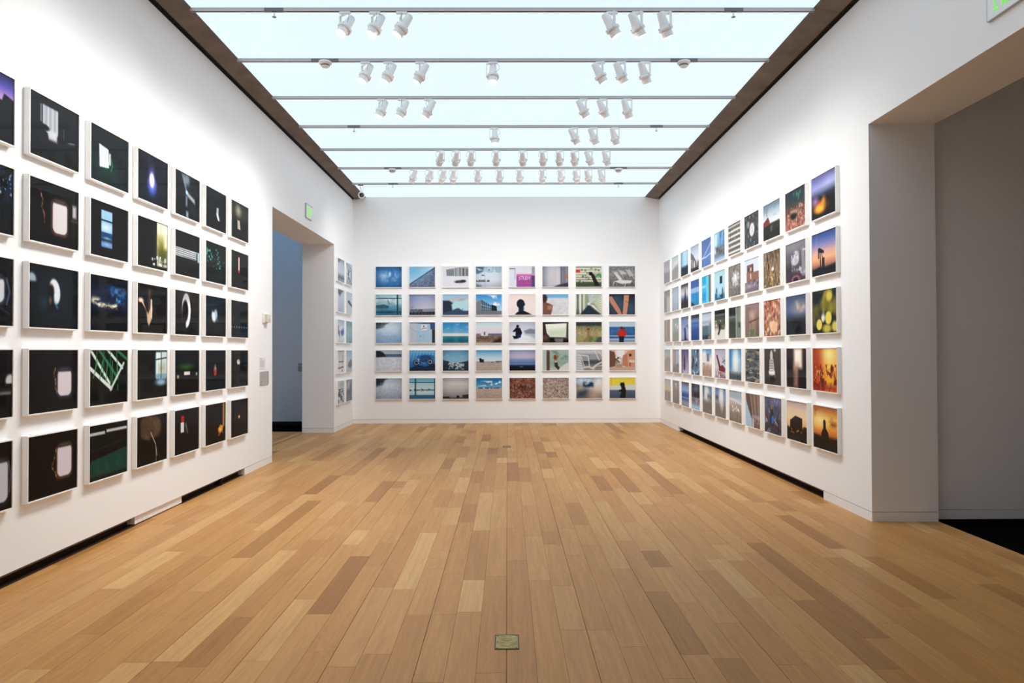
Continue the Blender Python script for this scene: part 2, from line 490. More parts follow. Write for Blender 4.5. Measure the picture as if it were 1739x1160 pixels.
def noise(f, seed, fx=1., fy=1., octv=4):
    rg = np.random.RandomState(seed); out = 0; amp = 1; tot = 0
    x0, y0 = (CV.U-.5)*fx, (CV.V-.5)*.8*fy
    for o in range(octv):
        q = seed*1.7 + o*.9 if fx == fy else .12*(o-1)
        g = rg.rand(64, 64); k = f*2**o
        x = (x0*math.cos(q)-y0*math.sin(q))*k + 100.3; y = (x0*math.sin(q)+y0*math.cos(q))*k + 100.7
        i = np.floor(x).astype(int); j = np.floor(y).astype(int)
        u = x-i; v = y-j; u = u*u*(3-2*u); v = v*v*(3-2*v)
        i &= 63; j &= 63; i2 = (i+1) & 63; j2 = (j+1) & 63
        out = out + amp*((g[j, i]*(1-u)+g[j, i2]*u)*(1-v)+(g[j2, i]*(1-u)+g[j2, i2]*u)*v)
        tot += amp; amp *= .55
    return out/tot
def box_(b, s=.03):
    if b is None: return 1.
    x0, y0, x1, y1 = b
    return (np.clip((CV.U-x0)/s, 0, 1)*np.clip((x1-CV.U)/s, 0, 1)*np.clip((CV.V-y0)/s, 0, 1)*np.clip((y1-CV.V)/s, 0, 1))
def N(f, amp, seed=1, fx=1., fy=1., b=None):    # light and dark mottling
    k = (noise(f, seed, fx, fy)-.5)*2*amp
    CV.a = CV.a*(1+(k*box_(b))[..., None])
def M(f, c, th=.5, so=.1, seed=1, fx=1., fy=1., b=None, a=1., s=.03):   # patches of a colour
    put(np.clip((noise(f, seed, fx, fy)-th)/so, 0, 1)*box_(b, s)*a, c)
def D(n, cols, r0, r1, seed=1, b=(0, 0, 1, 1), a=1., asp=1.25):         # scattered dots
    rg = random.Random(seed)
    for _ in range(n):
        r = rg.uniform(r0, r1)
        E(rg.uniform(b[0], b[2]), rg.uniform(b[1], b[3]), r, r*asp, rg.choice(cols), r*.4, a)
def V(k):                                       # lens falloff of the photograph itself
    d = np.hypot(CV.U-.5, (CV.V-.5)*.8); CV.a = CV.a*(1-k*np.clip(d*1.6-.25, 0, 1)**2)[..., None]
GLYPH = {'A':[[(0,4),(1,0),(2,4)],[(.5,2.6),(1.5,2.6)]],'C':[[(2,0),(0,.6),(0,3.4),(2,4)]],'D':[[(0,0),(0,4),(1.4,3.6),(2,2),(1.4,.4),(0,0)]],
 'E':[[(2,0),(0,0),(0,4),(2,4)],[(0,2),(1.6,2)]],'F':[[(2,0),(0,0),(0,4)],[(0,2),(1.6,2)]],'I':[[(1,0),(1,4)]],'L':[[(0,0),(0,4),(2,4)]],'X':[[(0,0),(2,4)],[(2,0),(0,4)]],
 'P':[[(0,4),(0,0),(2,.4),(2,1.8),(0,2.2)]],'R':[[(0,4),(0,0),(2,.4),(2,1.8),(0,2.2),(2,4)]],'S':[[(2,0),(0,.7),(.3,1.8),(1.8,2.3),(1.8,3.6),(0,4)]],
 'T':[[(0,0),(2,0)],[(1,0),(1,4)]],'U':[[(0,0),(0,3.4),(1,4),(2,3.4),(2,0)]],'Y':[[(0,0),(1,2),(2,0)],[(1,2),(1,4)]],'J':[[(2,0),(2,3.5),(1,4),(0,3.3)]]}
def W(t, x, y, hh, wd, c, step=None, lw=.012):
    for ch in t:
        for st in GLYPH.get(ch, []):
            L([(x+p*wd/2, y+q*hh/4) for p, q in st], lw, c)
        x += step or wd*1.35
def pane(x0, y0, x1, y1, c='ded6da', rim='8a8496'):                     # aeroplane cabin window
    R(x0-.03, y0-.04, x1+.03, y1+.05, rim, .02, .55, r=.10); R(x0, y0, x1, y1, c, .004, 1, r=.085)
    R(x0+.02, y0-.005, x1-.02, y0+.04, '2a2228', .012, .85, r=.02)
def rim(pts, c='a8633f'):                                               # light grazing a face in profile
    L(pts, .016, c, .018, .5)
    rg = random.Random(len(c)+int(pts[0][0]*100))
    for p, q in zip(pts[:-1], pts[1:]):
        for k in range(5):
            t = rg.random(); E(p[0]+(q[0]-p[0])*t+rg.uniform(-.008,.004), p[1]+(q[1]-p[1])*t, .006, .016, 'e8b08c', .006, .8*rg.random())

# ---- left wall: night photographs, columns from the nearest one, each top to bottom
LEFT = [
 # nearest column, cut by the picture edge
 [('violet dusk sky over black rooftops', lambda: (G('1d2a5c','5f58b0','b99ad6','d8b4cc','0a0f14','0a1016','070a10'), R(0,.40,1,1,'080d12'), P([(0,.42),(.3,.36),(.55,.4),(.62,.33),(.8,.4),(.84,.28),(1,.33),(1,.6),(0,.6)],'070a0e'))),
  ('bare tree branches against deep blue dusk', lambda: (G('20304c','1a2c46','0c1826','060a10'), M(12,'05070b',.42,.1,3), [L([(.1+.12*i,1),(.2+.1*i,.5),(.12+.14*i,.0)],.02,'04060a') for i in range(7)], M(26,'8fb0d0',.62,.1,8,b=(.6,.05,1,.45)))),
  ('grey cabin window and seat backs', lambda: (G('0a0d12','05070a'), pane(.52,.28,.86,.66,'d9dde4','6a7a90'), L([(.9,.3),(.95,.5),(.9,.68)],.03,'55607a',.01), E(.6,.9,.3,.2,'0a0c10',.02), L([(.8,.74),(.95,.82)],.02,'3a4048',.01))),
  ('dark cabin with a bright tray edge', lambda: (G('08080c','040406'), E(.97,.46,.08,.10,'cfcfd4',.02), R(.72,.56,1,.66,'2c2c30',.02), R(.8,.62,.98,.66,'8a8a88',.015), R(.9,.5,1,.57,'101014'))),
  ('one large pale cabin window at its right', lambda: (G('0a090b','050505'), pane(.60,.26,.94,.88,'c8ccd4','4c5870'), L([(.95,.3),(.985,.5),(.97,.75)],.02,'70707c',.008)))],
 [('pale curtained window in a dark room', lambda: (G('0d161c','0b1218','070b0f'), R(.2,.14,.235,.42,'6f7884',.006), R(.25,.13,.56,.56,'aeb4ba',.01), [R(.26+i*.045,.13,.275+i*.045,.6,('d6d8da','8a929a')[i%2],.008,.7) for i in range(7)], R(.36,.5,.54,.66,'c9cbd0',.02), E(.28,.49,.10,.05,'0a1015',.01), P([(.2,.5),(.32,.55),(.38,.7),(.2,.7)],'0b1116',.01), E(.62,.58,.07,.08,'0a0f14',.02), R(.67,.38,.685,.56,'56626c',.006), R(.8,.2,.96,.5,'20243a',.06,.8), E(.48,.68,.2,.03,'3d3038',.04,.5))),
  ('rounded cabin window with second window beside it', lambda: (G('0b0908','060505'), R(.40,.1,.44,.8,'2a211c',.02,.7), pane(.46,.26,.76,.79,'d8d4d6','a8785c'), rim([(.2,.16),(.26,.3),(.24,.42),(.29,.52),(.3,.66)]), R(.85,.2,1,.62,'2b2826',.03,r=.04), R(.875,.24,.97,.47,'85828a',.01,r=.02), R(.89,.28,.95,.44,'b9b7bd',.01), R(.85,.5,1,.54,'4a4643',.01), R(.86,.55,1,.8,'1a1817',.03))),
  ('passenger leaning beside glowing cabin window', lambda: (G('081016','060c12','04070a'), E(.5,.5,.42,.38,'1c3c4a',.25,.7), E(.05,.24,.09,.10,'a9b8c0',.02), R(0,.28,.14,.42,'0a0f14',.02), E(.51,.40,.11,.21,'e4e8ee',.012,1,-12), E(.43,.40,.065,.11,'161112',.02), P([(.36,.44),(.48,.42),(.5,.58),(.56,.72),(.34,.74)],'0d1014',.02), E(.42,.55,.03,.06,'7a5844',.02), L([(.52,.58),(.56,.66)],.02,'5fa8b8',.02), E(.3,.6,.08,.08,'35606f',.07,.5))),
  ('single cabin window, warm rim-lit cheek, fourth row', lambda: (G('08070a','040306'), pane(.58,.32,.87,.76,'ddd6dc','6d6688'), rim([(.53,.3),(.5,.4),(.54,.52),(.53,.62),(.57,.7)]))),
  ('single cabin window above orange rim light, bottom row', lambda: (G('080607','040303'), pane(.58,.22,.88,.74,'ddd5dc','9a7a58'), rim([(.56,.26),(.52,.42),(.47,.55),(.54,.66),(.58,.78)], 'b06a38')))],
 [('torn white curtain with green glow', lambda: (G('0e1a20','0b151a','071012'), E(.4,.72,.25,.18,'17604c',.2,.7), P([(.22,.30),(.46,.34),(.47,.68),(.23,.72)],'d9dfe4',.008), [L([(.26+.04*i,.33),(.26+.04*i,.7)],.008,'aeb8c0',.004) for i in range(5)], R(.47,.40,.52,.62,'c8d0d4',.01), L([(.52,.48),(.57,.6),(.53,.72)],.015,'2f9c80',.01), L([(.24,.75),(.35,.86),(.6,.9),(.8,.85)],.015,'0b3030',.01), E(.8,.5,.09,.14,'0a1216',.02,.7))),
  ('tall narrow window onto blue water', lambda: (G('0a0b0d','060708'), R(.28,.14,.57,.82,'3f7fb4',.006), R(.28,.14,.57,.31,'9cc4d8'), R(.28,.34,.57,.55,'7fb0d4'), E(.4,.45,.16,.08,'cfe0ea',.06), R(.28,.54,.57,.64,'1e4c80'), E(.43,.66,.08,.03,'c0d4e4',.015), R(.28,.66,.57,.72,'0f2c52',.02), E(.43,.76,.14,.04,'9fb4d4',.03), R(.28,.31,.57,.335,'081018'), R(.28,.82,.57,.86,'061024',.01), R(-.1,0,.28,1,'0a0b0d'), R(.57,0,1.1,1,'080909'))),
  ('deep blue storm clouds', lambda: (G('050a14','0a1a34','0b2244','060c16','04060a'), M(5,'1f5a98',.48,.2,4,b=(.1,.1,1,.55),s=.12), M(8,'6fa4cc',.56,.14,9,b=(.45,.2,1,.5),s=.08), M(9,'d8d0b4',.40,.2,21,.7,1.5,b=(.0,.36,.3,.56),s=.08), M(9,'cfc6a8',.40,.2,22,.7,1.5,b=(.12,.46,.8,.62),s=.08), M(12,'f4ecd4',.52,.15,23,.7,1.5,b=(.1,.46,.75,.6),s=.06), M(7,'4c8cc4',.5,.2,24,.7,1.4,b=(.5,.14,1,.4),s=.1))),
  ('white and green lattice facade tilted against black', lambda: (G('050807','040504'), [L([(-.05+.2*i,-.1+.0*i),(.52+.17*i,.62-.14*i)],.05,'d6e6dc' if i%2==0 else '3c7a5a') for i in range(4)], L([(-.02,.3),(.56,.72)],.06,'dfe9e6'), [L([(.02+.17*i,.0),(-.06+.2*i,.28+.12*i)],.02,'2f8a58') for i in range(1,5)], [L([(.2+.13*i,.2),(.1+.16*i,.5+.03*i)],.02,'48a070') for i in range(5)], L([(.9,.25),(.54,.74)],.045,'c8dcd2'), L([(.95,.34),(.6,.76)],.05,'040504'))),
  ('white strip lights over dark green band', lambda: (G('040606','050a0a'), R(0,.13,.40,.185,'c2cac8',.006), R(.44,.11,1,.165,'c2cac8',.006), L([(0,.47),(1,.36)],.02,'123028',.01), P([(0,.64),(1,.5),(1,.96),(0,.96)],'0f4a40',.01), band(.93,1,'0a2a24','06120f'), L([(0,.6),(1,.46)],.05,'030505',.01), M(9,'1a6454',.55,.2,4,3,1,b=(.05,.62,.95,.9),a=.5)))],
 [('violet white flame in the dark', lambda: (G('0c1520','0a1018','060a10'), E(.5,.4,.22,.5,'2a2f5c',.3,.6), E(.47,.66,.12,.16,'2a66c8',.08,.9), E(.47,.52,.12,.2,'9a8ae0',.08), E(.465,.52,.075,.145,'f4f0fa',.02), E(.2,.4,.14,.16,'080d14',.05,.8), E(.72,.36,.16,.18,'080d14',.05,.8))),
  ('sunlit window edge above sparkling glasses', lambda: (G('0a0b0c','070708'), R(.64,.0,1,1,'e6e2cc',.01), R(.66,.32,1,.76,'8a8a3a',.12), R(.66,.56,1,.86,'4a5220',.08,.8), D(26,['f4f4f0','c0c8c8','202020'],.015,.035,5,(.46,.74,.98,.92)), R(.5,.93,1,1,'0a0a0a',.02), R(.9,.1,1,.5,'f0ead0',.06))),
  ('pale curtain gap beside jagged silhouette', lambda: (G('0c0a0a','070606'), R(.36,.10,.44,.62,'8a7464',.05,.7), P([(.08,.34),(.2,.36),(.3,.55),(.33,.78),(.38,.86),(.46,.74),(.5,.5),(.46,.3),(.42,.5),(.36,.6)],'d8b89c',.02), E(.12,.34,.08,.05,'f0dcc8',.02), P([(0,.44),(.14,.38),(.24,.5),(.26,.66),(.34,.84),(.3,1),(0,1)],'0a0808',.01), R(.44,.3,.48,.7,'efe2d4',.012))),
  ('dim room with bright arched window', lambda: (G('14161a','101216','1a1a1c'), R(.6,.03,1.02,.62,'8fb0c0',.02,r=.06), R(.63,.05,.8,.5,'e2ecf2',.015), R(.82,.04,1,.5,'cfdde0',.015), R(.7,.3,.95,.48,'a8b088',.06,.6), L([(.62,.2),(1,.16)],.02,'20262c'), L([(.8,.03),(.8,.6)],.02,'20262c'), E(.8,.68,.18,.07,'9ab8d0',.03), P([(.0,1),(.08,.5),(.2,.9),(.9,.92),(.98,1)],'24242a',.04,.7))),
  ('tan drum shade on thin stand', lambda: (G('0a0808','050404'), E(.42,.24,.38,.27,'5a4634',.02), M(9,'7a6048',.5,.2,3,b=(.06,.02,.8,.5),a=.5), E(.7,.28,.12,.2,'6d5844',.05,.6), R(0,.0,.12,.6,'080606',.04), E(.5,.5,.06,.05,'0a0808',.02), L([(.46,.36),(.62,.62),(.66,.86)],.022,'c9b8a8',.006), L([(.62,.62),(.64,1)],.016,'8f8076',.006), L([(.66,.7),(.78,.95)],.012,'5a5048',.006)))],
 [('crossing shafts of light on glass', lambda: (G('11171d','0c1116','080b0f'), P([(.24,.02),(.36,.02),(.5,.42),(.44,.44)],'6c7680',.02), E(.47,.12,.12,.14,'9aa6ae',.06,.8), P([(.46,.38),(.8,.5),(.82,.62),(.5,.5)],'c4ccd4',.03,.85), R(.42,.5,.5,.74,'98a4b0',.03,.8), R(.44,.84,.54,1,'b8c4cc',.03,.8), E(.47,.42,.05,.05,'b0d4ec',.02), E(.72,.76,.16,.1,'2a3640',.06,.8))),
  ('bright slatted strip window', lambda: (G('0c0c0e','08080a'), R(0,.38,.99,.58,'d4dade',.01), [L([(0,.41+.045*i),(1,.43+.045*i)],.012,'2a3036',.004) for i in range(4)], R(.88,.4,.93,.62,'304858',.01), R(.94,.4,1,.62,'a8d0d8',.01), R(0,.62,.9,.64,'1a1c20',.01))),
  ('bright oval porthole around a dark head', lambda: (G('141416','0e0e10','0a0a0b'), E(.46,.44,.18,.40,'f2f2f4',.012), E(.42,.45,.12,.25,'0c0a0b',.02), P([(.3,.5),(.42,.5),(.46,.96),(.3,.9)],'120c0c',.03), E(.27,.5,.05,.14,'3a3434',.04,.7), E(.44,.12,.2,.08,'6a6a70',.08,.5))),
  ('green glow above tiny lit sign', lambda: (G('0c0d0e','08090a'), E(.47,.38,.2,.05,'5c9a4a',.05,.9), R(.38,.49,.62,.57,'eceeee',.006), E(.14,.6,.035,.04,'b8d8a8',.02), E(.90,.56,.035,.04,'9fc8b0',.02), E(.5,.34,.3,.1,'24481e',.1,.5))),
  ('red and white upright bar', lambda: (G('0d0b0b','070606'), R(.27,.14,.38,.29,'b8202a',.006), R(.25,.29,.38,.52,'e4dedd',.006), P([(.42,.34),(.47,.3),(.55,.56),(.5,.56)],'6a7884',.02), M(8,'2a1c18',.6,.1,2,b=(.5,.1,1,.4),a=.5)))],
 [('thin white sliver of light', lambda: (G('11141a','0d0f13','0a0b0e'), P([(.54,.42),(.63,.42),(.62,.58),(.68,.74),(.6,.74),(.51,.6)],'e2e6ea',.008), E(.3,.5,.2,.06,'1a1e26',.1,.6))),
  ('turquoise specks of distant lamps', lambda: (G('0c1013','0a0d0f'), [E(.52+.02*i+(i%2)*.06,.16+.055*i,.03,.018,'5fd0c0',.008,.9) for i in range(9)], D(18,['2fa898','1c7a70','58b8b0'],.012,.03,6,(.05,.18,.35,.55)), D(10,['a87858','6fc8b8'],.008,.016,2,(.3,.4,.95,.65)), R(.1,.72,.85,.98,'07090a',.05))),
  ('small pale window in the gloom', lambda: (G('12161c','0e1114','0b0c0e'), E(.46,.42,.3,.3,'243044',.2,.7), E(.42,.48,.12,.16,'dfe8f4',.03), E(.52,.45,.06,.12,'a8c8dc',.03), R(.5,.56,.62,.62,'60707c',.03,.8), R(.36,.3,.44,.38,'14181e',.03))),
  ('glowing orange drop', lambda: (G('12101a','100c10','0c0908'), E(.48,.52,.07,.13,'c84a38',.01), P([(.47,.34),(.50,.34),(.54,.5),(.42,.5)],'e8b4a0',.012), E(.49,.42,.03,.05,'f0d8d0',.015), R(.1,.2,.6,.5,'1a1a28',.1,.5))),
  ('amber light strip over yellow petals', lambda: (G('0e0b0a','080606'), R(.86,.0,.95,.62,'b88a4a',.012), R(.83,.0,.865,.55,'5a5a8a',.02,.6), P([(.62,.66),(.74,.56),(.9,.6),(.86,.72),(.74,.78),(.66,.76)],'dfa23a',.012), E(.74,.68,.05,.04,'f0c870',.015), D(6,['8a3a2a','c87838'],.012,.025,4,(.66,.74,.92,.86))))],
 [('hazy lamp above pale column', lambda: (G('22262a','34342c','1c1c1a','0e0f10','0a0b0c'), E(.42,.22,.12,.12,'e4e4dc',.09,.9), E(.42,.24,.3,.2,'6a6654',.2,.5), R(0,.5,1,1,'0e1012',.04), P([(.36,.48),(.5,.48),(.54,.72),(.38,.72)],'c8c6b4',.012), [L([(.36,.52+.05*i),(.54,.52+.05*i)],.008,'78705c',.004) for i in range(4)])),
  ('single red and white candle line', lambda: (G('14161a','101012','0c0c0d'), R(.42,.14,.49,.58,'e0a098',.01), R(.435,.16,.47,.56,'f4e8e8',.008), R(.41,.5,.48,.58,'b82838',.012), R(.3,.58,.62,.8,'0a0a0b',.03))),
  ('faint row of lights over dark water', lambda: (G('16191c','121416','0c1014','08090b'), R(.0,.05,.36,1,'1c1e20',.05,.6), [E(.06+.14*i,.72,.022,.02,'8fc0dc',.008) for i in range(7)], R(0,.78,1,1,'0a141c',.05))),
  ('small white moon-like spot', lambda: (G('101114','0c0c0e','141416'), E(.44,.32,.09,.07,'e4e6e6',.012), E(.47,.30,.03,.03,'8a9090',.015))),
  ('tiny ember of orange light', lambda: (G('14110f','1a1614','120f0e'), R(.3,.0,1,.08,'0a0808',.02), E(.48,.48,.06,.04,'e89a58',.02), E(.49,.47,.025,.02,'fff0dc',.01)))],
]

# ---- end wall, rows from the top, each left to right
BACK = [
 [('thin white clouds on deep blue sky', lambda: (G('2f6cab','4583bd','3f7cb6','2e69a6'), M(4,'8cb8de',.40,.3,15,b=(.0,.1,1,.95),s=.3), M(5,'d4e4f0',.46,.3,31,b=(.1,.15,.9,.8),s=.3,a=.9), M(9,'eef4f8',.5,.25,12,b=(.35,.1,.85,.6),s=.2,a=.8), V(.45))),
  ('snowy slope under pale blue sky', lambda: (G('6fb4dc','b4d8ec','dfeef4'), P([(0,.85),(.4,.52),(1,.02),(1,1),(0,1)],'5f6a86',.01), M(22,'b4bccc',.52,.1,3,b=(.0,.1,1,1),a=.0), [L([(.02+.07*i,1.0-.0*i),(.3+.07*i,.62-.05*i)],.01,'a4aec4',.01,.7) for i in range(10)], N(24,.35,4,b=(0,.1,1,1)), L([(0,.85),(.4,.52),(1,.02)],.02,'3c4660',.01), P([(0,0),(1,0),(1,.01),(.4,.50),(0,.83)],'bcdcee',.0), E(.05,0,.6,.6,'6fb4dc',.3,.9), P([(0,.85),(.4,.52),(1,.02),(1,.06),(.4,.56),(0,.89)],'3c4660',.004))),
  ('concrete tower blocks behind snowfield', lambda: (G('dfe2e8','d8dce2','e6e8ee'), P([(.14,.14),(.45,.08),(.45,.46),(.16,.46)],'8f98a0'), P([(.45,.06),(1,.0),(1,.48),(.45,.46)],'a4a8ac'), [R(.18+.07*i,.16,.2+.07*i,.42,'4c5660') for i in range(4)], R(.66,.06,.7,.46,'5a3c36'), R(.78,.08,.82,.46,'3a4048'), [R(.5+.16*i,.08,.53+.16*i,.46,'747c84') for i in range(3)], R(.9,.1,1,.46,'6f767c'), R(0,.47,1,1,'e0e2ea',.01), E(.68,.73,.2,.07,'4a4c54',.02), E(.8,.7,.1,.06,'2c3038',.02), E(.55,.76,.06,.03,'26282e',.02))),
  ('pale blue crates stencilled with dark lettering', lambda: (G('a9c4d6','cddbe6','d2dbe4','b4bfcc'), P([(0,0),(.32,0),(.28,.24),(.12,.34),(0,.36)],'56748c',.03), P([(.03,.06),(.12,.1),(.28,.18),(.1,.2)],'b8dcec',.02), R(.34,0,.36,1,'97a9bc',.006,.8), R(.42,.0,.66,.25,'b0cde0',.01), L([(.42,0),(.42,.22),(.48,.27),(.64,.26),(.66,.0)],.014,'7890a4'), R(.78,.0,1,.26,'a4cbdc',.01), L([(.78,0),(.79,.24),(.9,.28)],.014,'7890a4'), E(.51,.17,.025,.03,'2a3c4c',.01), R(.22,.4,.32,.45,'38485a',.01), W('AJ',.02,.66,.08,.04,'26323e',.055,.018), W('EXX',.12,.66,.08,.035,'26323e',.044,.016), W('DEI',.26,.66,.08,.035,'26323e',.044,.016), W('AR',.43,.66,.08,.04,'26323e',.052,.018), P([(0,.86),(.2,.94),(.2,1),(0,1)],'44546a',.06,.8), V(.35))),
  ('magenta panel scrawled with white letters', lambda: (G('d6d8e0','dcdce2','dfe0e6'), R(0,.0,.24,1,'d4dce8',.03), R(0,.09,.24,.12,'2a3040'), R(.2,.12,.24,.6,'b0b8c4',.03), R(.88,0,1,.36,'8c98a8',.03), R(.28,.36,1,.46,'d878ac',.008), R(.28,.45,1,1,'a04c96',.006), R(.87,.45,1,1,'54486a',.03), W('STUDY',.37,.49,.15,.07,'ecc4e4',.096,.022), M(8,'b85aa8',.5,.3,3,b=(.3,.66,.85,.96),a=.5))),
  ('bare pale wall with doorway at right', lambda: (H('8f94a4','c4c4cc','c8c4ca','b8b4bc','8f8f98'), L([(.5,.05),(.52,.1),(.52,.9)],.008,'9a96a0'), R(.52,.08,.68,.9,'d2d0d6',.01,.6), R(.70,.0,.76,.88,'6a6a76',.01), R(.76,0,.9,.85,'7a8294',.02), R(.88,.36,1,.58,'b07a6a',.02), P([(.4,1),(.66,.88),(1,.78),(1,1)],'40444c',.02), V(.35))),
  ('raised arm before coloured shop shelves', lambda: (G('9a9c8c','b8b8a4','8a8c7c','4c5a44'), [R(0,.09+.12*i,1,.14+.12*i,'e4e0cc',.01) for i in range(6)], D(40,['486a4c','c8b890','787858','d8d4c0','355a48'],.03,.05,9,(0,.1,1,.8),.7), R(0,.16,.17,.30,'d83a34',.01), R(.8,.36,1,.5,'2c8a5c',.01,.8), R(0,.78,1,1,'3f5236',.04), P([(.5,.3),(.62,.27),(.7,.4),(.93,.94),(.74,.95),(.6,.46),(.52,.42)],'1e2024',.01), E(.57,.33,.07,.05,'1a1a1c',.01))),
  ('white garden loungers in black and white', lambda: (G('7c7c7c','8a8a8a','747474','5c5c5c'), N(20,.3,4), P([(.17,.3),(.3,.26),(.52,.62),(.42,.72)],'d8d8d8',.01), P([(.42,.66),(.9,.7),(.84,.82),(.5,.86),(.2,.74)],'dcdcdc',.01), [L([(.2+.05*i,.32+.02*i),(.3+.05*i,.3+.08*i)],.008,'909090') for i in range(5)], L([(.2,.74),(.16,.95)],.02,'e8e8e8'), L([(.66,.82),(.6,.98)],.02,'e8e8e8'), P([(.36,.18),(.6,.26),(.66,.4),(.46,.38)],'c0c0c0',.02), P([(.66,.2),(.8,.14),(.96,.46),(.8,.5)],'b8b8b8',.02), L([(.5,.4),(.55,.55)],.014,'d8d8d8'), L([(.92,.46),(.98,.6)],.014,'d8d8d8')))],
 [('harbour seen through dark window bars', lambda: (G('8cb8c8','c4dce0','7ea8bc','3f7894','285c78'), M(4,'e0ecee',.5,.2,3,.6,1.4,b=(0,.15,1,.5),a=.7), P([(0,.52),(.3,.48),(.5,.56),(.5,.66),(0,.66)],'345468',.02), R(0,.17,1,.21,'1c3440'), R(.81,0,.86,1,'1c3038'), R(0,.82,1,.88,'1e4454',.02), L([(.46,.26),(.52,.46)],.015,'2c4450'), N(10,.2,6,.6,1.4))),
  ('lilac sky over long building spelling a word', lambda: (G('8f9fc4','aab0cc','c4c2cc','d2d0d2'), E(.1,.3,.16,.5,'7a90c0',.2,.5), R(0,.0,1,.03,'5f6c88'), P([(0,.72),(1,.68),(1,.83),(0,.86)],'8c919c',.01), W('FUTURE',.07,.73,.11,.055,'2c303c',.078,.018), P([(0,.86),(1,.83),(1,1),(0,1)],'30343c',.01), [R(.1+.13*i,.86,.112+.13*i,1,'6a7480',.006) for i in range(7)], E(.1,.63,.03,.02,'6a6880',.015), V(.3))),
  ('sunset clouds behind blurred mirror shape', lambda: (G('8fc0d8','b8cce0','a88ca0','9ec4d8'), M(4,'6c5a78',.45,.2,3,.6,1.4,b=(.1,.16,1,.4),a=.8), E(.75,.24,.3,.06,'d8a890',.06,.6), P([(0,.3),(.25,.3),(.4,.42),(.36,.7),(.4,.85),(1,.84),(1,1),(0,1)],'2a3448',.03), P([(.34,.5),(.5,.34),(1,.26),(1,.8),(.4,.78)],'b4dce4',.03), M(8,'4a5c80',.45,.2,5,b=(.36,.68,1,.95)), P([(0,.9),(.4,.76),(.6,.66),(.8,.8),(1,.8),(1,1),(0,1)],'3c4a68',.02))),
  ('glass-fronted grey building under blue sky', lambda: (G('3a8cd4','6aaee2','a8d0ee','c4dcee'), M(4,'f4f8fa',.45,.2,7,b=(.3,.0,1,.6),s=.1), P([(0,.34),(.18,.24),(.18,1),(0,1)],'7a7c84'), P([(.18,.24),(.62,.56),(.62,.8),(.18,.9)],'40586c'), [L([(.2+.08*i,.26+.06*i),(.2+.08*i,.88)],.012,'a8bcc8') for i in range(6)], L([(.18,.5),(.62,.66)],.015,'c0d0d8'), L([(.18,.7),(.62,.74)],.015,'90a8b8'), P([(.6,.5),(.8,.58),(.82,.82),(.6,.8)],'1c2836'), R(0,.8,1,1,'72747e',.01), P([(0,.34),(.18,.24),(.18,.3),(0,.4)],'94959c'))),
  ('back of a dark head and shoulders', lambda: (G('e8d0c8','f0e0da','eee2e0'), E(.3,.4,.5,.4,'f6ecea',.3,.6), E(.44,.46,.155,.22,'1a2430',.01), R(.36,.55,.55,.82,'1c2430',.015), P([(.2,1),(.3,.88),(.4,.8),(.56,.8),(.74,.9),(.88,1)],'18202c',.01), E(.592,.49,.018,.055,'1a2028',.008), E(.56,.7,.02,.06,'3c4c5a',.02,.6))),
  ('side of a face against white sand', lambda: (G('7fb8dc','8fc4e4','d8dce0','d6d8dc','d2d4d8'), R(0,.18,1,1,'d4d6da',.02), N(14,.08,4,.6,1.4,(0,.2,1,1)), D(14,['a8acb4'],.006,.014,5,(.4,.35,1,.95)), R(0,.0,1,.17,'6fb4dc',.01), P([(0,.0),(.12,.08),(.14,.4),(.28,.46),(.4,.54),(.38,.72),(.32,1),(0,1)],'7a5448',.012), E(.08,.2,.1,.2,'3a2c2c',.03), E(.28,.64,.1,.12,'b88474',.04,.8), L([(.16,.5),(.3,.56)],.02,'50343a',.012))),
  ('receding white louvred facades', lambda: (G('a8b8a8','c4ccb8','b4bca8','58625a'), R(.05,0,.1,1,'4a5a4c'), R(.14,0,.2,1,'e0e4d4'), R(.22,0,.26,1,'5c6c5a'), R(.28,0,.36,1,'c8d0bc'), P([(.36,0),(.48,0),(.52,.5),(.36,.85)],'90a088',.01), P([(.5,.5),(.62,.0),(.7,.0),(.58,.48)],'b8c4d4',.02), P([(.56,.52),(1,.02),(1,1),(.62,.6)],'d4d8c4',.01), [L([(.56+.02*i,.5),(1,.08+.13*i)],.012,'788270',.006) for i in range(8)], P([(.15,1),(.5,.5),(.96,1)],'2a343e',.03), E(.5,.48,.05,.06,'e8eef0',.03))),
  ('two bare forearms crossed over dark denim', lambda: (G('24282e','2c3440','303c4c'), E(.3,.4,.3,.4,'3c5470',.15,.7), E(.8,.7,.3,.3,'405a74',.15,.6), P([(.0,.14),(.1,.1),(.42,.74),(.5,1),(.36,1),(.04,.4)],'c08468',.012), P([(.58,.0),(.78,.0),(.74,.5),(.68,1),(.52,1),(.56,.5)],'c88c70',.012), L([(.64,.34),(.74,.44)],.015,'7a5044',.01), R(0,.0,1,.05,'1a1c20',.03)))],
 [('wind-rippled blue snow with dark scrub', lambda: (G('c4dcea','b4d0e4','9cbcd8','8aaccc'), P([(0,0),(.55,0),(.4,.08),(.28,.26),(0,.32)],'3a4a5c',.03), M(10,'26323e',.45,.1,4,b=(0,0,.35,.28)), N(26,.14,5,1,1.4,(0,.3,1,1)), E(.5,.3,.3,.2,'e0eef4',.15,.7), V(.3))),
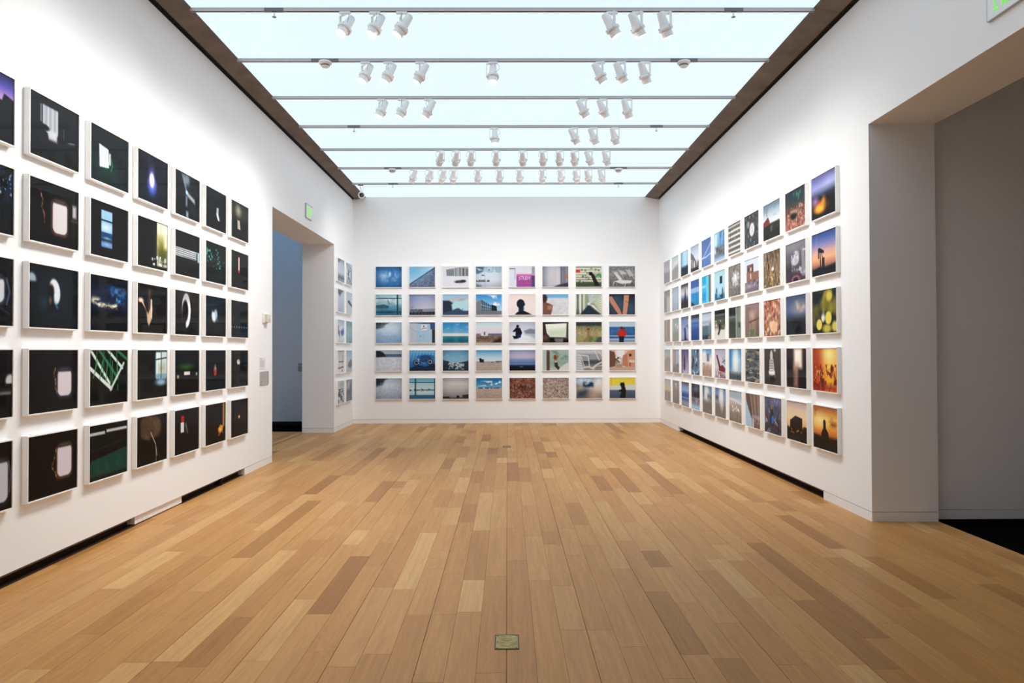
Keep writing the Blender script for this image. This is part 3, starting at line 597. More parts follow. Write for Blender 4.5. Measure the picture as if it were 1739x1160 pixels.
  ('pale blue shed with small notice', lambda: (G('a8c4da','b0c8dc','a4bcd4'), P([(0,0),(.28,.06),(.28,1),(0,1)],'c0c4d2',.01), L([(0,.24),(.28,.46)],.012,'8c9cb0'), P([(.28,.06),(.8,.02),(.8,.3),(.88,.32),(.86,1),(.28,1)],'aac6dc',.01), P([(.8,0),(1,0),(1,.34),(.82,.34)],'3a5484',.01), R(.88,.34,1,1,'363640',.01), P([(0,0),(1,0),(1,.05),(.6,.07),(0,.03)],'36445c',.01), P([(.46,.12),(.68,.09),(.69,.36),(.47,.40)],'e4e4e6',.006), E(.565,.19,.03,.035,'503c40',.008), L([(.49,.34),(.53,.29),(.66,.28)],.02,'5c4448',.008), E(.42,.66,.02,.04,'6f8ca4',.01), D(14,['8ca8c0'],.008,.02,3,(.32,.44,.6,.9),.7))),
  ('turquoise sea under streaked blue sky', lambda: (G('2f86c4','4f9cd0','8cc0e0','c4dce4'), M(4,'a8d0e8',.5,.2,2,1,3,b=(0,.05,1,.45),a=.5), band(.55,.66,'f0ece0','cfdad4'), band(.66,1,'3f9098','2c7c8c','1c6880'), E(.55,.86,.42,.12,'1e5c74',.06,.8), R(.44,0,.6,1,'ffffff',.08,.12), R(0,.54,1,.57,'e8f0f0',.01))),
  ('white billboard standing on scrubland', lambda: (G('c0dce8','d8e4ea','e0dce6','d8d2dc',b=.6), R(0,.0,1,.02,'8ca0ac'), R(0,.55,1,.61,'6f7cac',.01), R(.48,.56,1,.62,'4a5c90',.01), band(.60,1,'8a7668','7c6458','8c7868'), N(16,.3,4,.6,1.4,(0,.6,1,1)), R(.18,.42,.46,.66,'dcdae4',.006), R(.3,.47,.36,.62,'5c5c6c',.012), R(.17,.66,.19,.74,'3a3030'), R(.45,.66,.47,.74,'3a3030'), E(.2,.78,.25,.03,'4c3c3c',.03,.8), P([(.6,1),(.75,.86),(1,.72),(1,1)],'33281f',.04))),
  ('crouching figure in black on white snow', lambda: (G('c0c8dc','d4dae6','ecf2f8','eaf2fa'), P([(.56,.42),(.8,.32),(1,.36),(1,.6),(.62,.56)],'8088a0',.03), P([(.6,.58),(1,.6),(1,.8),(.8,.66)],'a4b4cc',.06), E(.32,.2,.055,.07,'14161c',.008), P([(.26,.26),(.42,.28),(.5,.52),(.44,.66),(.24,.7),(.24,.46),(.14,.48),(.13,.44)],'141820',.01), P([(.24,.6),(.46,.58),(.44,.74),(.3,.8)],'1a2c50',.012), P([(.12,.66),(.3,.68),(.34,.8),(.18,.82)],'16181e',.01), V(.2))),
  ('bright rectangular window from dark train seat', lambda: (G('201c1a','1a1715'), P([(.1,.1),(.93,.06),(.9,.74),(.18,.72)],'eef2ea',.01), P([(.2,.4),(.9,.3),(.9,.74),(.2,.7)],'c4d8bc',.1,.8), R(.93,.03,.98,.8,'5c5450',.01), P([(0,.06),(.1,.1),(.12,.5),(.24,.66),(.3,.86),(.24,1),(0,1)],'3a2a24',.02), E(.1,.76,.1,.1,'705444',.05,.7), R(.45,.78,.8,.92,'5a5c5c',.02), R(.5,.84,.78,1,'8a9090',.03,.7), R(.28,.78,.44,.94,'101010',.02))),
  ('weathered stump on dry grass', lambda: (G('3c443c','7c7c58','a89c74','9c9468','8c8a5c'), R(0,0,1,.18,'343a38',.04), N(24,.28,3,1,1), P([(.42,.32),(.56,.28),(.52,.66),(.44,.72)],'94704c',.015), E(.48,.34,.06,.05,'6a4a32',.015), P([(.32,.96),(.44,.66),(.56,.66),(.7,.9)],'8a7450',.03), D(24,['4c7a34','5c8a40'],.015,.03,2,(.5,.75,.85,1),.9), P([(.76,.9),(.9,.74),(1,.72),(1,1),(.8,1)],'4a5058',.02))),
  ('person in red jacket facing the sea', lambda: (G('b4c8dc','c8d4e0','d0d8e0'), R(0,.24,1,1,'34669c',.01), N(18,.2,3,.6,1.4,(0,.24,1,.8)), R(0,.66,1,.70,'a8b8cc',.006), R(0,.82,1,.87,'d8dce4',.006), R(0,.9,1,1,'8f9ab0',.01), E(.48,.30,.055,.075,'4a2c24',.01), P([(.36,.42),(.5,.34),(.62,.4),(.68,.62),(.58,.72),(.36,.72),(.3,.6)],'b8302c',.012), P([(.38,.7),(.58,.7),(.56,1),(.38,1)],'1c2434',.01), E(.58,.33,.04,.06,'5c3a2c',.01)))],
 [('snow flat below dark headland', lambda: (G('aab8c8','b4c0cc','c8ccd6','d4d8e2','ccd2de'), R(0,.18,1,.32,'52637e',.02), P([(0,0),(.16,.02),(.3,.12),(.4,.3),(0,.36)],'242c34',.02), R(0,.0,1,.03,'8c9cac'), R(0,.34,1,1,'d2d6e0',.02), N(20,.12,5,1,1,(0,.38,1,1)), V(.25))),
  ('motorcycle under blue plastic sheeting', lambda: (G('6ab0dc','3f86c4','2a68ac','1f4c84'), [L([(.1+.12*i,0),(.0+.12*i,.5)],.03,'a8d4f0',.02,.5) for i in range(8)], E(.62,.34,.28,.12,'23447c',.04), E(.27,.60,.12,.15,'141c28',.01), E(.27,.60,.085,.105,'c8d0d0',.008), E(.27,.60,.065,.08,'20303c',.008), E(.8,.56,.12,.15,'141c28',.01), E(.8,.56,.085,.105,'c8d0c8',.008), E(.8,.56,.06,.075,'20303c',.008), P([(.3,.4),(.7,.38),(.74,.6),(.34,.66)],'2c548c',.02), P([(.0,.9),(.3,.7),(.6,.8),(1,.62),(1,1),(0,1)],'1c2c44',.02), D(16,['8fc0e4','16283c'],.015,.035,4,(.3,.42,.75,.72)))),
  ('glittering dark rocks at the waterline', lambda: (G('5f9cbc','7cb0cc','90b4c4','8ca8b4'), M(6,'cfe0e4',.55,.2,2,.6,1.4,b=(0,.2,1,.6),a=.5), P([(0,.48),(.2,.52),(.34,.64),(.6,.62),(.8,.56),(1,.5),(1,1),(0,1)],'2c3a44',.02), M(16,'a8b8bc',.52,.1,6,b=(.2,.62,.85,.95)), D(40,['dce8ea','b8c8cc'],.01,.022,3,(.25,.62,.75,.8)), V(.4))),
  ('dark horse shape on wide beach', lambda: (G('4c9cd0','8cc0e0','c4dcea','dce6ea',b=.56), R(0,.55,1,.6,'8494a0',.02), band(.58,1,'aca49c','b4a89c','a89c90'), N(20,.1,3,1,1,(0,.6,1,1)), P([(.14,.58),(.12,.44),(.1,.42),(.18,.38),(.22,.44),(.3,.44),(.3,.6),(.26,.6),(.18,.6)],'20242c',.01), R(.6,.58,.66,.61,'3a4048',.01), R(.76,.53,1,.57,'3c4c5c',.015), R(.8,.57,.88,.6,'5c5c60',.015))),
  ('blurred violet horizon at night', lambda: (G('8fa4cc','b4b4d4','c8bcd4','7c94c4','4c6ca8','2c3c64','141c2c'), R(0,.66,1,.7,'c0d0e4',.03,.5), R(0,.76,1,1,'10161e',.06), R(.4,.8,.52,.83,'a8b0c0',.01,.7), V(.3))),
  ('gloved red hand raised by window frame', lambda: (G('a8b8ac','9cb4a4','8ca89c','b4c4c0'), M(5,'5c8470',.5,.2,4,b=(.3,.0,1,.7),a=.8), R(.14,0,.27,1,'5c4438',.01), R(0,0,.14,1,'b8c4c4',.02), R(0,.04,1,.07,'b4bcb4',.01,.7), E(.48,.36,.065,.12,'8c3c34',.012), P([(.56,.3),(.6,.3),(.56,.48),(.5,.5)],'a8584c',.012), P([(.44,.5),(.54,.5),(.6,.78),(.72,.9),(.6,.98),(.46,.8)],'3c3430',.015), E(.5,.56,.05,.05,'d8d0cc',.02), P([(.66,.86),(.9,.66),(1,.6),(1,1),(.6,1)],'d4d8dc',.02))),
  ('white metal chairs on a deck', lambda: (G('c8ccd0','a0a4a8','6c7074','8c8e90'), R(0,.2,1,.42,'949aa0',.02), R(0,.5,1,.7,'4c5054',.04), P([(0,.2),(.14,.2),(.3,1),(0,1)],'c4c8cc',.01), [L([(0,.3+.12*i),(.2,.36+.12*i)],.01,'7c8084') for i in range(6)], L([(.16,.24),(.32,.8)],.03,'d8dadc'), L([(.2,.26),(.46,.3),(.52,.78)],.03,'e4e4e4'), L([(.28,.5),(.5,.5)],.025,'dcdcdc'), L([(.3,.86),(.5,.82),(.62,.9),(.8,.72),(1,.6)],.06,'d4d0c8',.01), L([(.7,.0),(.9,.5)],.03,'dcdcdc'), L([(.84,.0),(1,.3)],.04,'c8cacc'), L([(.64,1),(.76,.8),(1,.76)],.04,'c4c0b8',.01))),
  ('narrow alley of peach-coloured houses', lambda: (G('d8c4b8','d4b8a8','d0bcac'), P([(0,.04),(.2,.1),(.26,.5),(.22,.8),(0,.86)],'6c4c40',.012), P([(.24,0),(.6,.0),(.56,.4),(.3,.36)],'e8e8ea',.02), R(.26,.34,.42,.7,'c0bcb8',.02), D(16,['e8e8e8','8a8480','5c5450'],.02,.04,6,(.26,.36,.42,.7)), P([(.52,.3),(.7,.14),(.72,.86),(.5,.74)],'bc7c60',.012), P([(.7,.08),(1,.0),(1,.9),(.72,.86)],'cc9478',.01), R(.76,.2,.86,.32,'3a2c28',.008), R(.76,.5,.98,.62,'d8d0c8',.01), R(.78,.62,.82,.8,'7a4c3c',.01), band(.84,1,'c4a898','b89c88'), R(.24,.7,.5,.85,'a8887c',.03)))],
 [('fine-rippled snow with corner rocks', lambda: (G('b8c8dc','c4d0e0','b4c0d4','9ca8c0'), P([(0,0),(.45,0),(.34,.1),(.26,.34),(0,.4)],'36424e',.04), M(9,'222c38',.45,.1,8,b=(0,.02,.28,.34)), N(28,.14,15,1,1,(0,.3,1,1)), E(.42,.34,.2,.12,'e4ecf2',.1,.6), V(.35))),
  ('blue marina behind window grid', lambda: (G('5ca4c4','a8d0dc','c8dce0','a8c4d0','6c98b4'), R(0,.54,1,.6,'4c7488',.02), D(16,['e8f0f0','2c4c60'],.012,.03,4,(0,.5,1,.64)), E(.6,.7,.4,.06,'d4e4e8',.04,.8), R(0,.18,1,.22,'2c4854'), R(.21,0,.26,1,'223844'), R(0,.82,1,.87,'2a4c60',.01), band(.87,1,'2c6c90','245a7c'), R(.96,0,1,1,'2c4854'))),
  ('low grey storm cloud over black rooftops', lambda: (G('b4b4b8','d4d2d0','c4c2c0','a0a0a4','7c7c80'), M(3,'e4e2de',.5,.3,4,.6,1.4,b=(0,.1,1,.6),a=.7,s=.2), M(3,'7a7a80',.5,.3,7,.6,1.6,b=(0,.4,1,.85),a=.6,s=.15), P([(0,.9),(.26,.88),(.28,1),(0,1)],'34302c',.01), P([(.53,.86),(.6,.82),(.64,.88),(.64,1),(.52,1)],'24221f',.01), P([(.76,.82),(1,.78),(1,1),(.76,1)],'3a3632',.01), R(.26,.94,.8,1,'3c3834',.01), V(.35))),
  ('crowded sand beach under cloudy blue sky', lambda: (G('1f6ca8','2f80b8','4c94c0','78b0cc',b=.48), M(7,'e8f0f4',.5,.15,6,.6,1.4,b=(0,.1,1,.42),s=.08), R(0,.46,1,.51,'24507c',.01), D(46,['f0f0f0','d84c3c','3c5c8c','ffffff'],.008,.018,3,(0,.47,1,.54)), band(.53,1,'b8a8a0','b4a094','a89488'), N(24,.12,5,1,1,(0,.54,1,1)))),
  ('brown leaf litter with dark hollow', lambda: (G('8c5c48','7a4c3c','84564a'), N(22,.5,3), D(120,['b88c74','5a3428','caa894','40241c','9c6a54'],.012,.03,5,(0,0,1,1),.75), E(.5,.45,.1,.1,'2c1812',.08,.8), E(.78,.4,.02,.2,'6c6c8c',.03,.6), V(.3))),
  ('pale speckled gravel', lambda: (G('a89890','a4948c','a8988e'), N(30,.45,8), D(170,['d8ccc4','6c5850','e4dcd4','4c3c38','b8a49a'],.008,.022,11,(0,0,1,1),.8), V(.15))),
  ('steam cloud with dark blue core', lambda: (G('6ca4d4','a8b8c8','c0b0a0','7c7484'), P([(0,.3),(.3,.5),(.8,.6),(1,.8),(1,1),(0,1)],'3a4654',.12), M(4,'24405c',.42,.2,5,b=(.2,.16,.75,.6),s=.12), E(.78,.5,.26,.4,'ecd4bc',.18,.8), E(.15,.5,.14,.12,'d8c4a8',.1,.7), E(.16,.16,.16,.12,'cfe4f4',.1,.8), E(.88,.2,.16,.2,'e4e8ec',.12,.8), E(.65,.85,.2,.14,'c8a48c',.12,.7), M(6,'1c3450',.42,.15,41,b=(.22,.16,.72,.5),s=.1), M(6,'f0e0d0',.5,.2,42,b=(.5,.3,1,.9),s=.15,a=.8), M(7,'e4eef6',.5,.2,43,b=(0,0,1,.4),s=.12,a=.7))),
  ('cat silhouette against yellow and grey', lambda: (G('e8e4a0','dcd8c8','5c6878','4a5260'), P([(0,0),(1,0),(1,.34),(.5,.36),(0,.4)],'e4d24c',.01), R(.06,0,.08,.36,'c8a830'), P([(0,.4),(1,.34),(1,.6),(0,.58)],'d2d8d4',.02), band(.62,1,'56647a','4c586c','424c60'), E(.5,.34,.09,.1,'1c1a1c',.008), P([(.42,.3),(.44,.22),(.49,.27)],'1c1a1c'), P([(.5,.27),(.56,.2),(.57,.31)],'1c1a1c'), P([(.44,.38),(.58,.36),(.64,.62),(.62,1),(.38,1),(.46,.7),(.36,.66),(.36,.6),(.46,.56)],'1e1c20',.01)))],
]

# ---- niche beside the left doorway: two columns of five, nearer column first
NICHE = [
 [('grey pier under pale sky', lambda: (G('8c98a8','b4c0d0','c0cad8','c4ccd8','6c7884','98a4b0'), P([(0,0),(.6,0),(.3,.12),(0,.2)],'6c747e',.04), R(0,.78,1,.85,'5c6874',.03), V(.2))),
  ('dark rock hanging over white sky', lambda: (G('b4c4d8','bccadc','b4c4d8','a4b4cc'), P([(.0,0),(.9,0),(.55,.16),(.35,.32),(.2,.24),(0,.18)],'5c646e',.04))),
  ('blue tarpaulin over ice', lambda: (G('a4b4c8','d4dce6','e0e4ea','c4d0de'), P([(.4,.5),(.9,.36),(1,.6),(.6,.72)],'5470a8',.05), P([(.05,.4),(.3,.5),(.4,.8),(.1,.62)],'586470',.05), P([(.0,.2),(.2,.3),(.1,.6),(0,.6)],'6c7884',.05))),
  ('black pole and rigging on white', lambda: (G('bcc0c4','d8dadc','e0e0e0'), L([(.76,.26),(.72,.76)],.05,'4c5054',.01), L([(.2,.5),(.9,.5)],.04,'5c6064',.01), L([(.1,.78),(.9,.74)],.05,'6c7074',.02), L([(.3,.3),(.2,.8)],.03,'8a8e92',.02), R(0,0,1,.05,'8c9094',.02), E(.7,.9,.06,.05,'44484c',.02))),
  ('jumbled dark debris in snow', lambda: (G('c4ccd2','d0d6da','c8ccd0'), M(7,'50565c',.5,.15,6,1,1.4,b=(0,.35,1,1)), R(.1,.35,.9,.38,'50565c',.015), L([(.1,.5),(.9,.45)],.03,'5c6268',.01), E(.7,.18,.25,.1,'8ca4b4',.08,.7)))],
 [('tangled wires against white sky', lambda: (G('b8c8d4','c8d2da','a8b4c0'), [L([(.05+.17*i,.05+.1*(i%3)),(.5-.05*i,.5),(.1+.19*i,.95)],.025,'4c5660',.01) for i in range(6)], L([(0,.05),(1,.2)],.02,'5c6670'), R(.8,.3,1,.7,'78848e',.08,.7))),
  ('grey wing tip in flight', lambda: (G('b8c8d8','c4ced8','c4ccd4'), P([(.25,.45),(.5,.34),(1,.55),(1,.68),(.6,.56)],'50565c',.02))),
  ('plain turquoise water', lambda: (G('7ca4b4','90b8c4','98bcc8','84a4b0'), N(8,.1,2), V(.3))),
  ('grey mound below pale blue sky', lambda: (G('98b4cc','b4cad8','b8c4cc','b4b8bc'), P([(.3,.7),(.5,.5),(.62,.52),(.8,.4),(1,.5),(1,.75),(.7,.82),(.4,.78)],'70747a',.04))),
  ('dark mountain ridge in haze', lambda: (G('8c98a8','a4b0bc','8c949c','6c7078'), P([(0,.6),(.3,.4),(.5,.5),(.8,.1),(1,.05),(1,1),(0,1)],'70747c',.05), N(9,.25,4)))],
]

# ---- right wall, columns from the nearest one, each top to bottom
RIGHT = [
 [('orange flame under violet haze', lambda: (G('5c6494','8890cc','a8b4ec','5c68b4','161824','0a0a0e'), E(.4,.12,.2,.14,'6c68a8',.08,.6), E(.7,.26,.3,.1,'c4d0f8',.1,.7), R(0,.42,1,1,'0c0c12',.12), E(.4,.74,.30,.14,'d8701c',.05), E(.34,.78,.18,.09,'f8b83c',.04), E(.52,.66,.08,.12,'f0a024',.05), E(.15,.58,.12,.09,'a878a8',.06), R(.55,.5,1,.95,'0a090c',.08,.6))),
  ('oil pump jack silhouetted at sunset', lambda: (G('2c4484','4c64a8','8c88b8','d8a8a0','f0b888','c88468','3c3440',b=.88), R(0,.84,1,1,'161218',.02), P([(0,.86),(.3,.8),(.6,.83),(1,.78),(1,1),(0,1)],'141014',.02), L([(.34,.44),(.36,.84)],.035,'14141c'), L([(.4,.46),(.5,.84)],.025,'14141c'), P([(.26,.38),(.3,.34),(.5,.44),(.5,.5),(.3,.46)],'12121a'), R(.25,.36,.30,.6,'14141a',.006), R(.42,.6,.52,.84,'14141a',.01), L([(.2,.0),(.14,.6)],.03,'e0a0b8',.04,.3))),
  ('blurred yellow leaves in sunlight', lambda: (G('1c1c18','24241c','141410'), D(14,['8c8430','6c6424','b8ac3c'],.08,.14,3,(.05,.05,1,.5),.7,1.5), E(.7,.16,.12,.11,'d8c84c',.03), E(.3,.5,.1,.22,'4c4a20',.06,.8), E(.66,.66,.13,.15,'e8dc5c',.015), E(.28,.80,.12,.13,'e4d860',.015), E(.6,.90,.18,.1,'c8bc48',.03), E(.92,.86,.12,.12,'d8cc54',.03), E(.44,.64,.07,.1,'e8e8d8',.02), E(.46,.6,.05,.14,'f4f4ec',.02,.6), R(0,.36,.12,.8,'9c9434',.08,.6), R(.3,.5,.52,.56,'141410',.06,.6))),
  ('concert crowd bathed in orange light', lambda: (G('f8c044','f0902c','c8501c','9c2c14','b03c18'), H('a83818','d86420','f8b838','f0982c'), E(.68,.14,.3,.25,'fff0a0',.18), R(0,.0,.34,.7,'a83c18',.15,.7), M(9,'6c1c10',.48,.15,4,1.6,1,b=(0,.36,1,1)), M(12,'f4b44c',.58,.12,8,2,.8,b=(.1,.5,1,.95)), R(0,.84,1,1,'8c1c12',.06,.7), D(18,['5c140c','ffb03c'],.015,.03,6,(0,.35,1,.8),.7))),
  ('bottle-like shadow before golden sunset', lambda: (G('a85c34','d89444','f4c860','f0b44c','d8843c','8c4424',b=.75), M(4,'8c4428',.48,.2,3,.6,1.4,b=(0,.02,1,.5),a=.8,s=.1), E(.3,.34,.22,.12,'fff0b0',.1,.8), R(0,.70,1,1,'1c100c',.04), P([(0,.68),(.4,.74),(1,.72),(1,1),(0,1)],'180e0a',.02), E(.46,.36,.05,.06,'140c0a',.006), P([(.41,.36),(.51,.36),(.52,.5),(.62,.6),(.66,.9),(.32,.9),(.33,.62),(.41,.5)],'140c0a',.006)))],
 [('dark burrow hole in red leaf litter', lambda: (G('1c2c30','24343a','5c4438','8c5c4c','9c6454'), M(8,'2c6c68',.5,.15,3,b=(.3,.05,.9,.36)), N(20,.4,4,b=(0,.4,1,1)), D(110,['b87868','8c4840','d8a08c','5c2c28'],.012,.028,5,(0,.46,1,1),.8), M(8,'b89474',.5,.2,9,b=(.1,.38,.9,.55),a=.8), E(.42,.66,.16,.09,'0c0a0a',.02), E(.5,.56,.16,.05,'c0a888',.03,.7))),
  ('silver robot-like sculptures in grey yard', lambda: (G('74707c','5c5862','4c4852','3c3840'), E(.4,.12,.35,.1,'98949c',.08,.6), P([(.26,.44),(.4,.38),(.5,.34),(.66,.36),(.6,.56),(.46,.6),(.3,.56)],'b0b0b8',.02), P([(.76,.2),(.9,.14),(.94,.5),(1,.9),(.78,.9),(.8,.5)],'84848e',.02), M(10,'d8d8e0',.55,.15,6,b=(.26,.2,1,.85),a=.8), E(.5,.92,.3,.13,'4c2c34',.03), E(.5,.95,.2,.1,'c0b0b8',.02,.6), E(.5,.96,.13,.07,'2c1c24',.02), R(0,.56,.3,.8,'28262c',.08,.7))),
  ('dusky blue sky lit cloud', lambda: (G('3c4c6c','4c6084','54688c','34405c','141820','101218'), M(5,'c8b4a0',.48,.2,4,b=(.35,.1,1,.5),s=.15), E(.66,.34,.25,.13,'d8c0a4',.12,.6), R(0,.58,1,1,'161a22',.05), E(.5,.78,.2,.16,'0a0c10',.03), R(0,.5,1,.58,'3c4860',.04,.6))),
  ('white-hot pillar of light', lambda: (G('3c2c2c','241c20','1c181c','201a1a'), R(.38,.0,.78,.52,'f8e4c8',.10), R(.42,.0,.72,.5,'fffaf0',.06), P([(.36,.4),(.62,.4),(.58,1),(.36,1)],'a87c64',.08,.85), R(.6,.52,1,1,'161418',.06), R(.82,0,1,.6,'2c2024',.06,.7))),
  ('boxy black building before glowing dusk', lambda: (G('b8a4ac','e4ccb0','f0d4a4','e8b47c','5c3c2c',b=.82), R(0,.72,1,1,'120c0c',.03), P([(.15,.5),(.42,.36),(.76,.40),(.76,.72),(.15,.72)],'1a1414',.008), P([(0,.66),(.16,.7),(.8,.68),(1,.6),(1,1),(0,1)],'100b0b',.02), D(8,['f0b45c','e88c3c'],.01,.02,3,(.2,.72,.75,.8)), E(.88,.66,.1,.06,'141010',.02)))],
 [('dark red barn below stormy sky', lambda: (G('5c7484','a8b8c4','d8dee2','98a8b0','3c443c'), M(4,'6c8090',.5,.2,3,1,2,b=(0,.0,1,.4),a=.7), R(0,.56,1,1,'24281f',.02), P([(0,.48),(.28,.36),(.38,.5),(.38,.62),(0,.66)],'6c2c2c',.01), P([(0,.62),(.4,.58),(.44,.8),(0,.86)],'1c1a18',.01), P([(.42,.66),(.56,.62),(.5,.8),(.44,.82)],'4c5450',.02), P([(0,.86),(1,.74),(1,1),(0,1)],'141810',.02))),
  ('pale mark on cracked bark', lambda: (G('6c5c4c','78644c','6a5640'), N(14,.6,3,2.4,.6), M(9,'b89c74',.55,.12,6,2.5,.6,a=.8), M(9,'2c2018',.6,.1,9,2.5,.6), E(.54,.5,.07,.06,'e8dcd0',.012), M(14,'d8b470',.62,.1,4,1,1,b=(0,.6,1,1)))),
  ('heap of rust and pink leaves', lambda: (G('9c6854','a87860','94644c'), N(12,.5,4), D(70,['e4b89c','6c2c24','c88c74','8c3c30','f0d0b4'],.03,.06,8,(0,0,1,1),.8), E(.54,.74,.2,.16,'f0c8a4',.03), P([(.44,.8),(.6,.6),(.76,.74),(.6,.96)],'e8b894',.02))),
  ('white canvas shoe on dark boards', lambda: (G('4c4644','3c3836','34302f'), [L([(.1+.25*i,0),(.1+.25*i,1)],.015,'24201f',.006) for i in range(4)], E(.42,.2,.08,.16,'c8c8c8',.015), P([(.3,.3),(.54,.28),(.62,.66),(.28,.7)],'b8b8ba',.02), E(.44,.66,.18,.09,'eeeeee',.01), [L([(.34,.34+.07*i),(.54,.33+.07*i)],.012,'5c5c60',.006) for i in range(5)], L([(.3,.7),(.28,.86)],.02,'d8d8d8',.008), L([(.6,.66),(.64,.8)],.02,'d8d8d8',.008), E(.44,.82,.2,.08,'100e0e',.04,.8), E(.62,.04,.06,.04,'d0d0d0',.02))),
  ('climber in blue on dark rock', lambda: (G('5c6480','4c4c64','3c3844','302c34'), N(9,.45,4), M(7,'8c90a8',.58,.15,3), P([(.36,.3),(.5,.26),(.52,.5),(.46,.76),(.3,.74)],'242430',.02), E(.42,.28,.05,.06,'8c6c64',.015), P([(.42,.52),(.54,.5),(.52,.7),(.4,.74)],'2c6ccc',.015), L([(.56,.6),(.76,.74)],.03,'a8a8b4',.02), M(8,'c0c0cc',.6,.15,9,b=(.5,.5,1,.8),a=.7)))],
 [('pale oval stone among dark pebbles', lambda: (G('34383c','3c4044','303438'), N(18,.5,4), D(50,['5c6468','788084','14181a','8c9498'],.02,.04,6,(0,0,1,1),.7), E(.52,.48,.17,.2,'d0c8c4',.015), M(12,'a89c98',.55,.15,3,b=(.36,.3,.7,.66),a=.6), E(.26,.28,.1,.1,'7c8488',.03))),
  ('ruined brick factory under pale sky', lambda: (G('c4d0e4','d4dae6','d0d4e0'), R(.14,.16,.6,.62,'745454',.006), R(.48,.2,.6,.5,'5c4444',.01), P([(.12,.4),(1,.42),(1,.68),(.12,.7)],'8c6458',.008), R(.22,.26,.3,.36,'3c2c30'), R(.38,.26,.46,.36,'d8c8b0'), R(.38,.44,.44,.6,'e0d0c0',.01), band(.68,1,'7c7078','8c8490','746c78'), D(14,['5c4450','a8a0b0'],.03,.05,3,(.2,.66,.9,.82),.8), P([(0,.9),(1,.84),(1,1),(0,1)],'6c6470',.03))),
  ('dried grasses against brown gate', lambda: (G('8c787c','8c7468','7c6458','5c5c44'), R(.05,.1,.4,1,'806a66',.04), [L([(.3+.08*i,.95),(.34+.06*i,.4),(.26+.1*i,.2)],.025,'c8a898',.015,.8) for i in range(6)], L([(.3,.55),(1,.45)],.04,'5c4840',.01), L([(.4,.3),(.44,.95)],.03,'5c4840',.01), L([(.86,.4),(.86,.9)],.03,'5c4840',.01), M(10,'5c6c3c',.5,.15,4,b=(.3,.75,1,1)), E(.45,.35,.12,.1,'d8b8a8',.06,.6))),
  ('swirling oily water', lambda: (G('6c6a58','5c646c','4c4c44','54524a'), M(6,'3c4854',.5,.12,3,.7,2.4), M(6,'a89c74',.58,.1,7,.6,2.4), M(9,'24241f',.6,.1,5,.7,2), L([(0,.66),(.4,.58),(1,.6)],.03,'8ca0b4',.02,.7), L([(.1,.9),(.5,.84),(.9,.92)],.02,'c8ccd0',.015,.7), N(14,.3,2,1,2))),
  ('underside of brown viaduct', lambda: (G('8c7468','7c665c','745e56'), P([(0,.2),(.2,.5),(.42,.74),(.44,1),(0,1)],'a8c4dc',.02), P([(0,0),(.3,0),(.5,.7),(.4,.72),(.1,.3)],'5c4a44',.02), [L([(.3+.14*i,0),(.5+.09*i,.62)],.04,('a8948c','5c4c48')[i%2],.02,.8) for i in range(5)], R(.44,.62,1,.74,'9a9098',.015), R(.46,.74,.56,1,'c0c4cc',.015), R(.6,.74,1,1,'746058',.02), D(14,['b8a494','4c3c38'],.02,.04,3,(.6,.74,1,1),.8)))],
 [('stacked concrete balconies', lambda: (G('54524f','4a4846'), [R(0,.02+.17*i,1,.09+.17*i,'d8d4cc',.008) for i in range(6)], [L([(.08+.17*j,.09+.17*i),(.08+.17*j,.19+.17*i)],.025,'8c8880',.006) for i in range(6) for j in range(6)], R(0,.0,1,.05,'5c5a58',.02), D(16,['2c2a28','b8b0a4'],.015,.03,4,(0,.1,1,1),.7))),
  ('frosted white leaves on grey ground', lambda: (G('78746e','7c7872','6c6862'), N(20,.35,3), E(.56,.44,.24,.2,'b4b4bc',.06,.7), [L([(.56,.44),(.56+.28*math.cos(.8*i),.44+.26*math.sin(.8*i))],.05,'d4d4dc',.03,.8) for i in range(8)], M(14,'e4e4ea',.55,.1,6,b=(.3,.22,.86,.68),a=.8), R(0,.66,1,.72,'9c9894',.03,.5))),
  ('dark doorway beside grey-green wall', lambda: (G('343c3c','48504c','545854','3c4038'), R(0,0,.54,.3,'1c2424',.03), R(.02,.28,.56,.36,'8c9490',.03,.7), R(0,.36,.5,.9,'3a403a',.05), R(.56,0,.62,1,'a4b0ac',.012), R(.62,0,1,1,'748078',.04), R(.76,.5,.9,.68,'3c443c',.02), R(.86,0,1,.5,'98a49c',.06,.7))),
  ('white geyser spray on blue sky', lambda: (G('3c84b8','5c9cc8','84a8bc','5c6870'), E(.5,.45,.3,.45,'d4e4ee',.18,.9), E(.54,.34,.18,.3,'f4f8fa',.1,.8), R(0,.0,.2,.7,'2c74b0',.1,.7), R(0,.78,1,1,'3c464c',.06), M(6,'e0eaf0',.5,.2,4,b=(.15,.1,.9,.8),a=.6))),
  ('seagulls on brown shingle by surf', lambda: (G('a8b8c4','c4ccd4','a49c90','8c8072','7c7064'), R(0,.0,1,.24,'a4b8c4',.03), L([(0,.26),(.5,.32),(1,.38)],.06,'dce2e6',.02,.8), N(24,.25,4,1,1,(0,.36,1,1)), D(16,['ecECec','d8d4cc'],.02,.035,3,(.2,.5,.75,.66),.9)))],
 [('frozen blue waterfall by the road', lambda: (G('84b0d0','6c9cc4','5c84a8','8fa4b8'), R(0,0,.3,.5,'b4d4dc',.08), M(6,'3c6c98',.48,.15,4,1.6,.8,b=(.25,0,1,.7)), R(.1,.5,1,.86,'6c747c',.05), M(9,'4c545c',.5,.15,6,.6,1.4,b=(.1,.5,1,.9)), R(0,.9,1,1,'94b4d4',.04), R(0,.55,.14,.7,'d0d4d8',.04))),
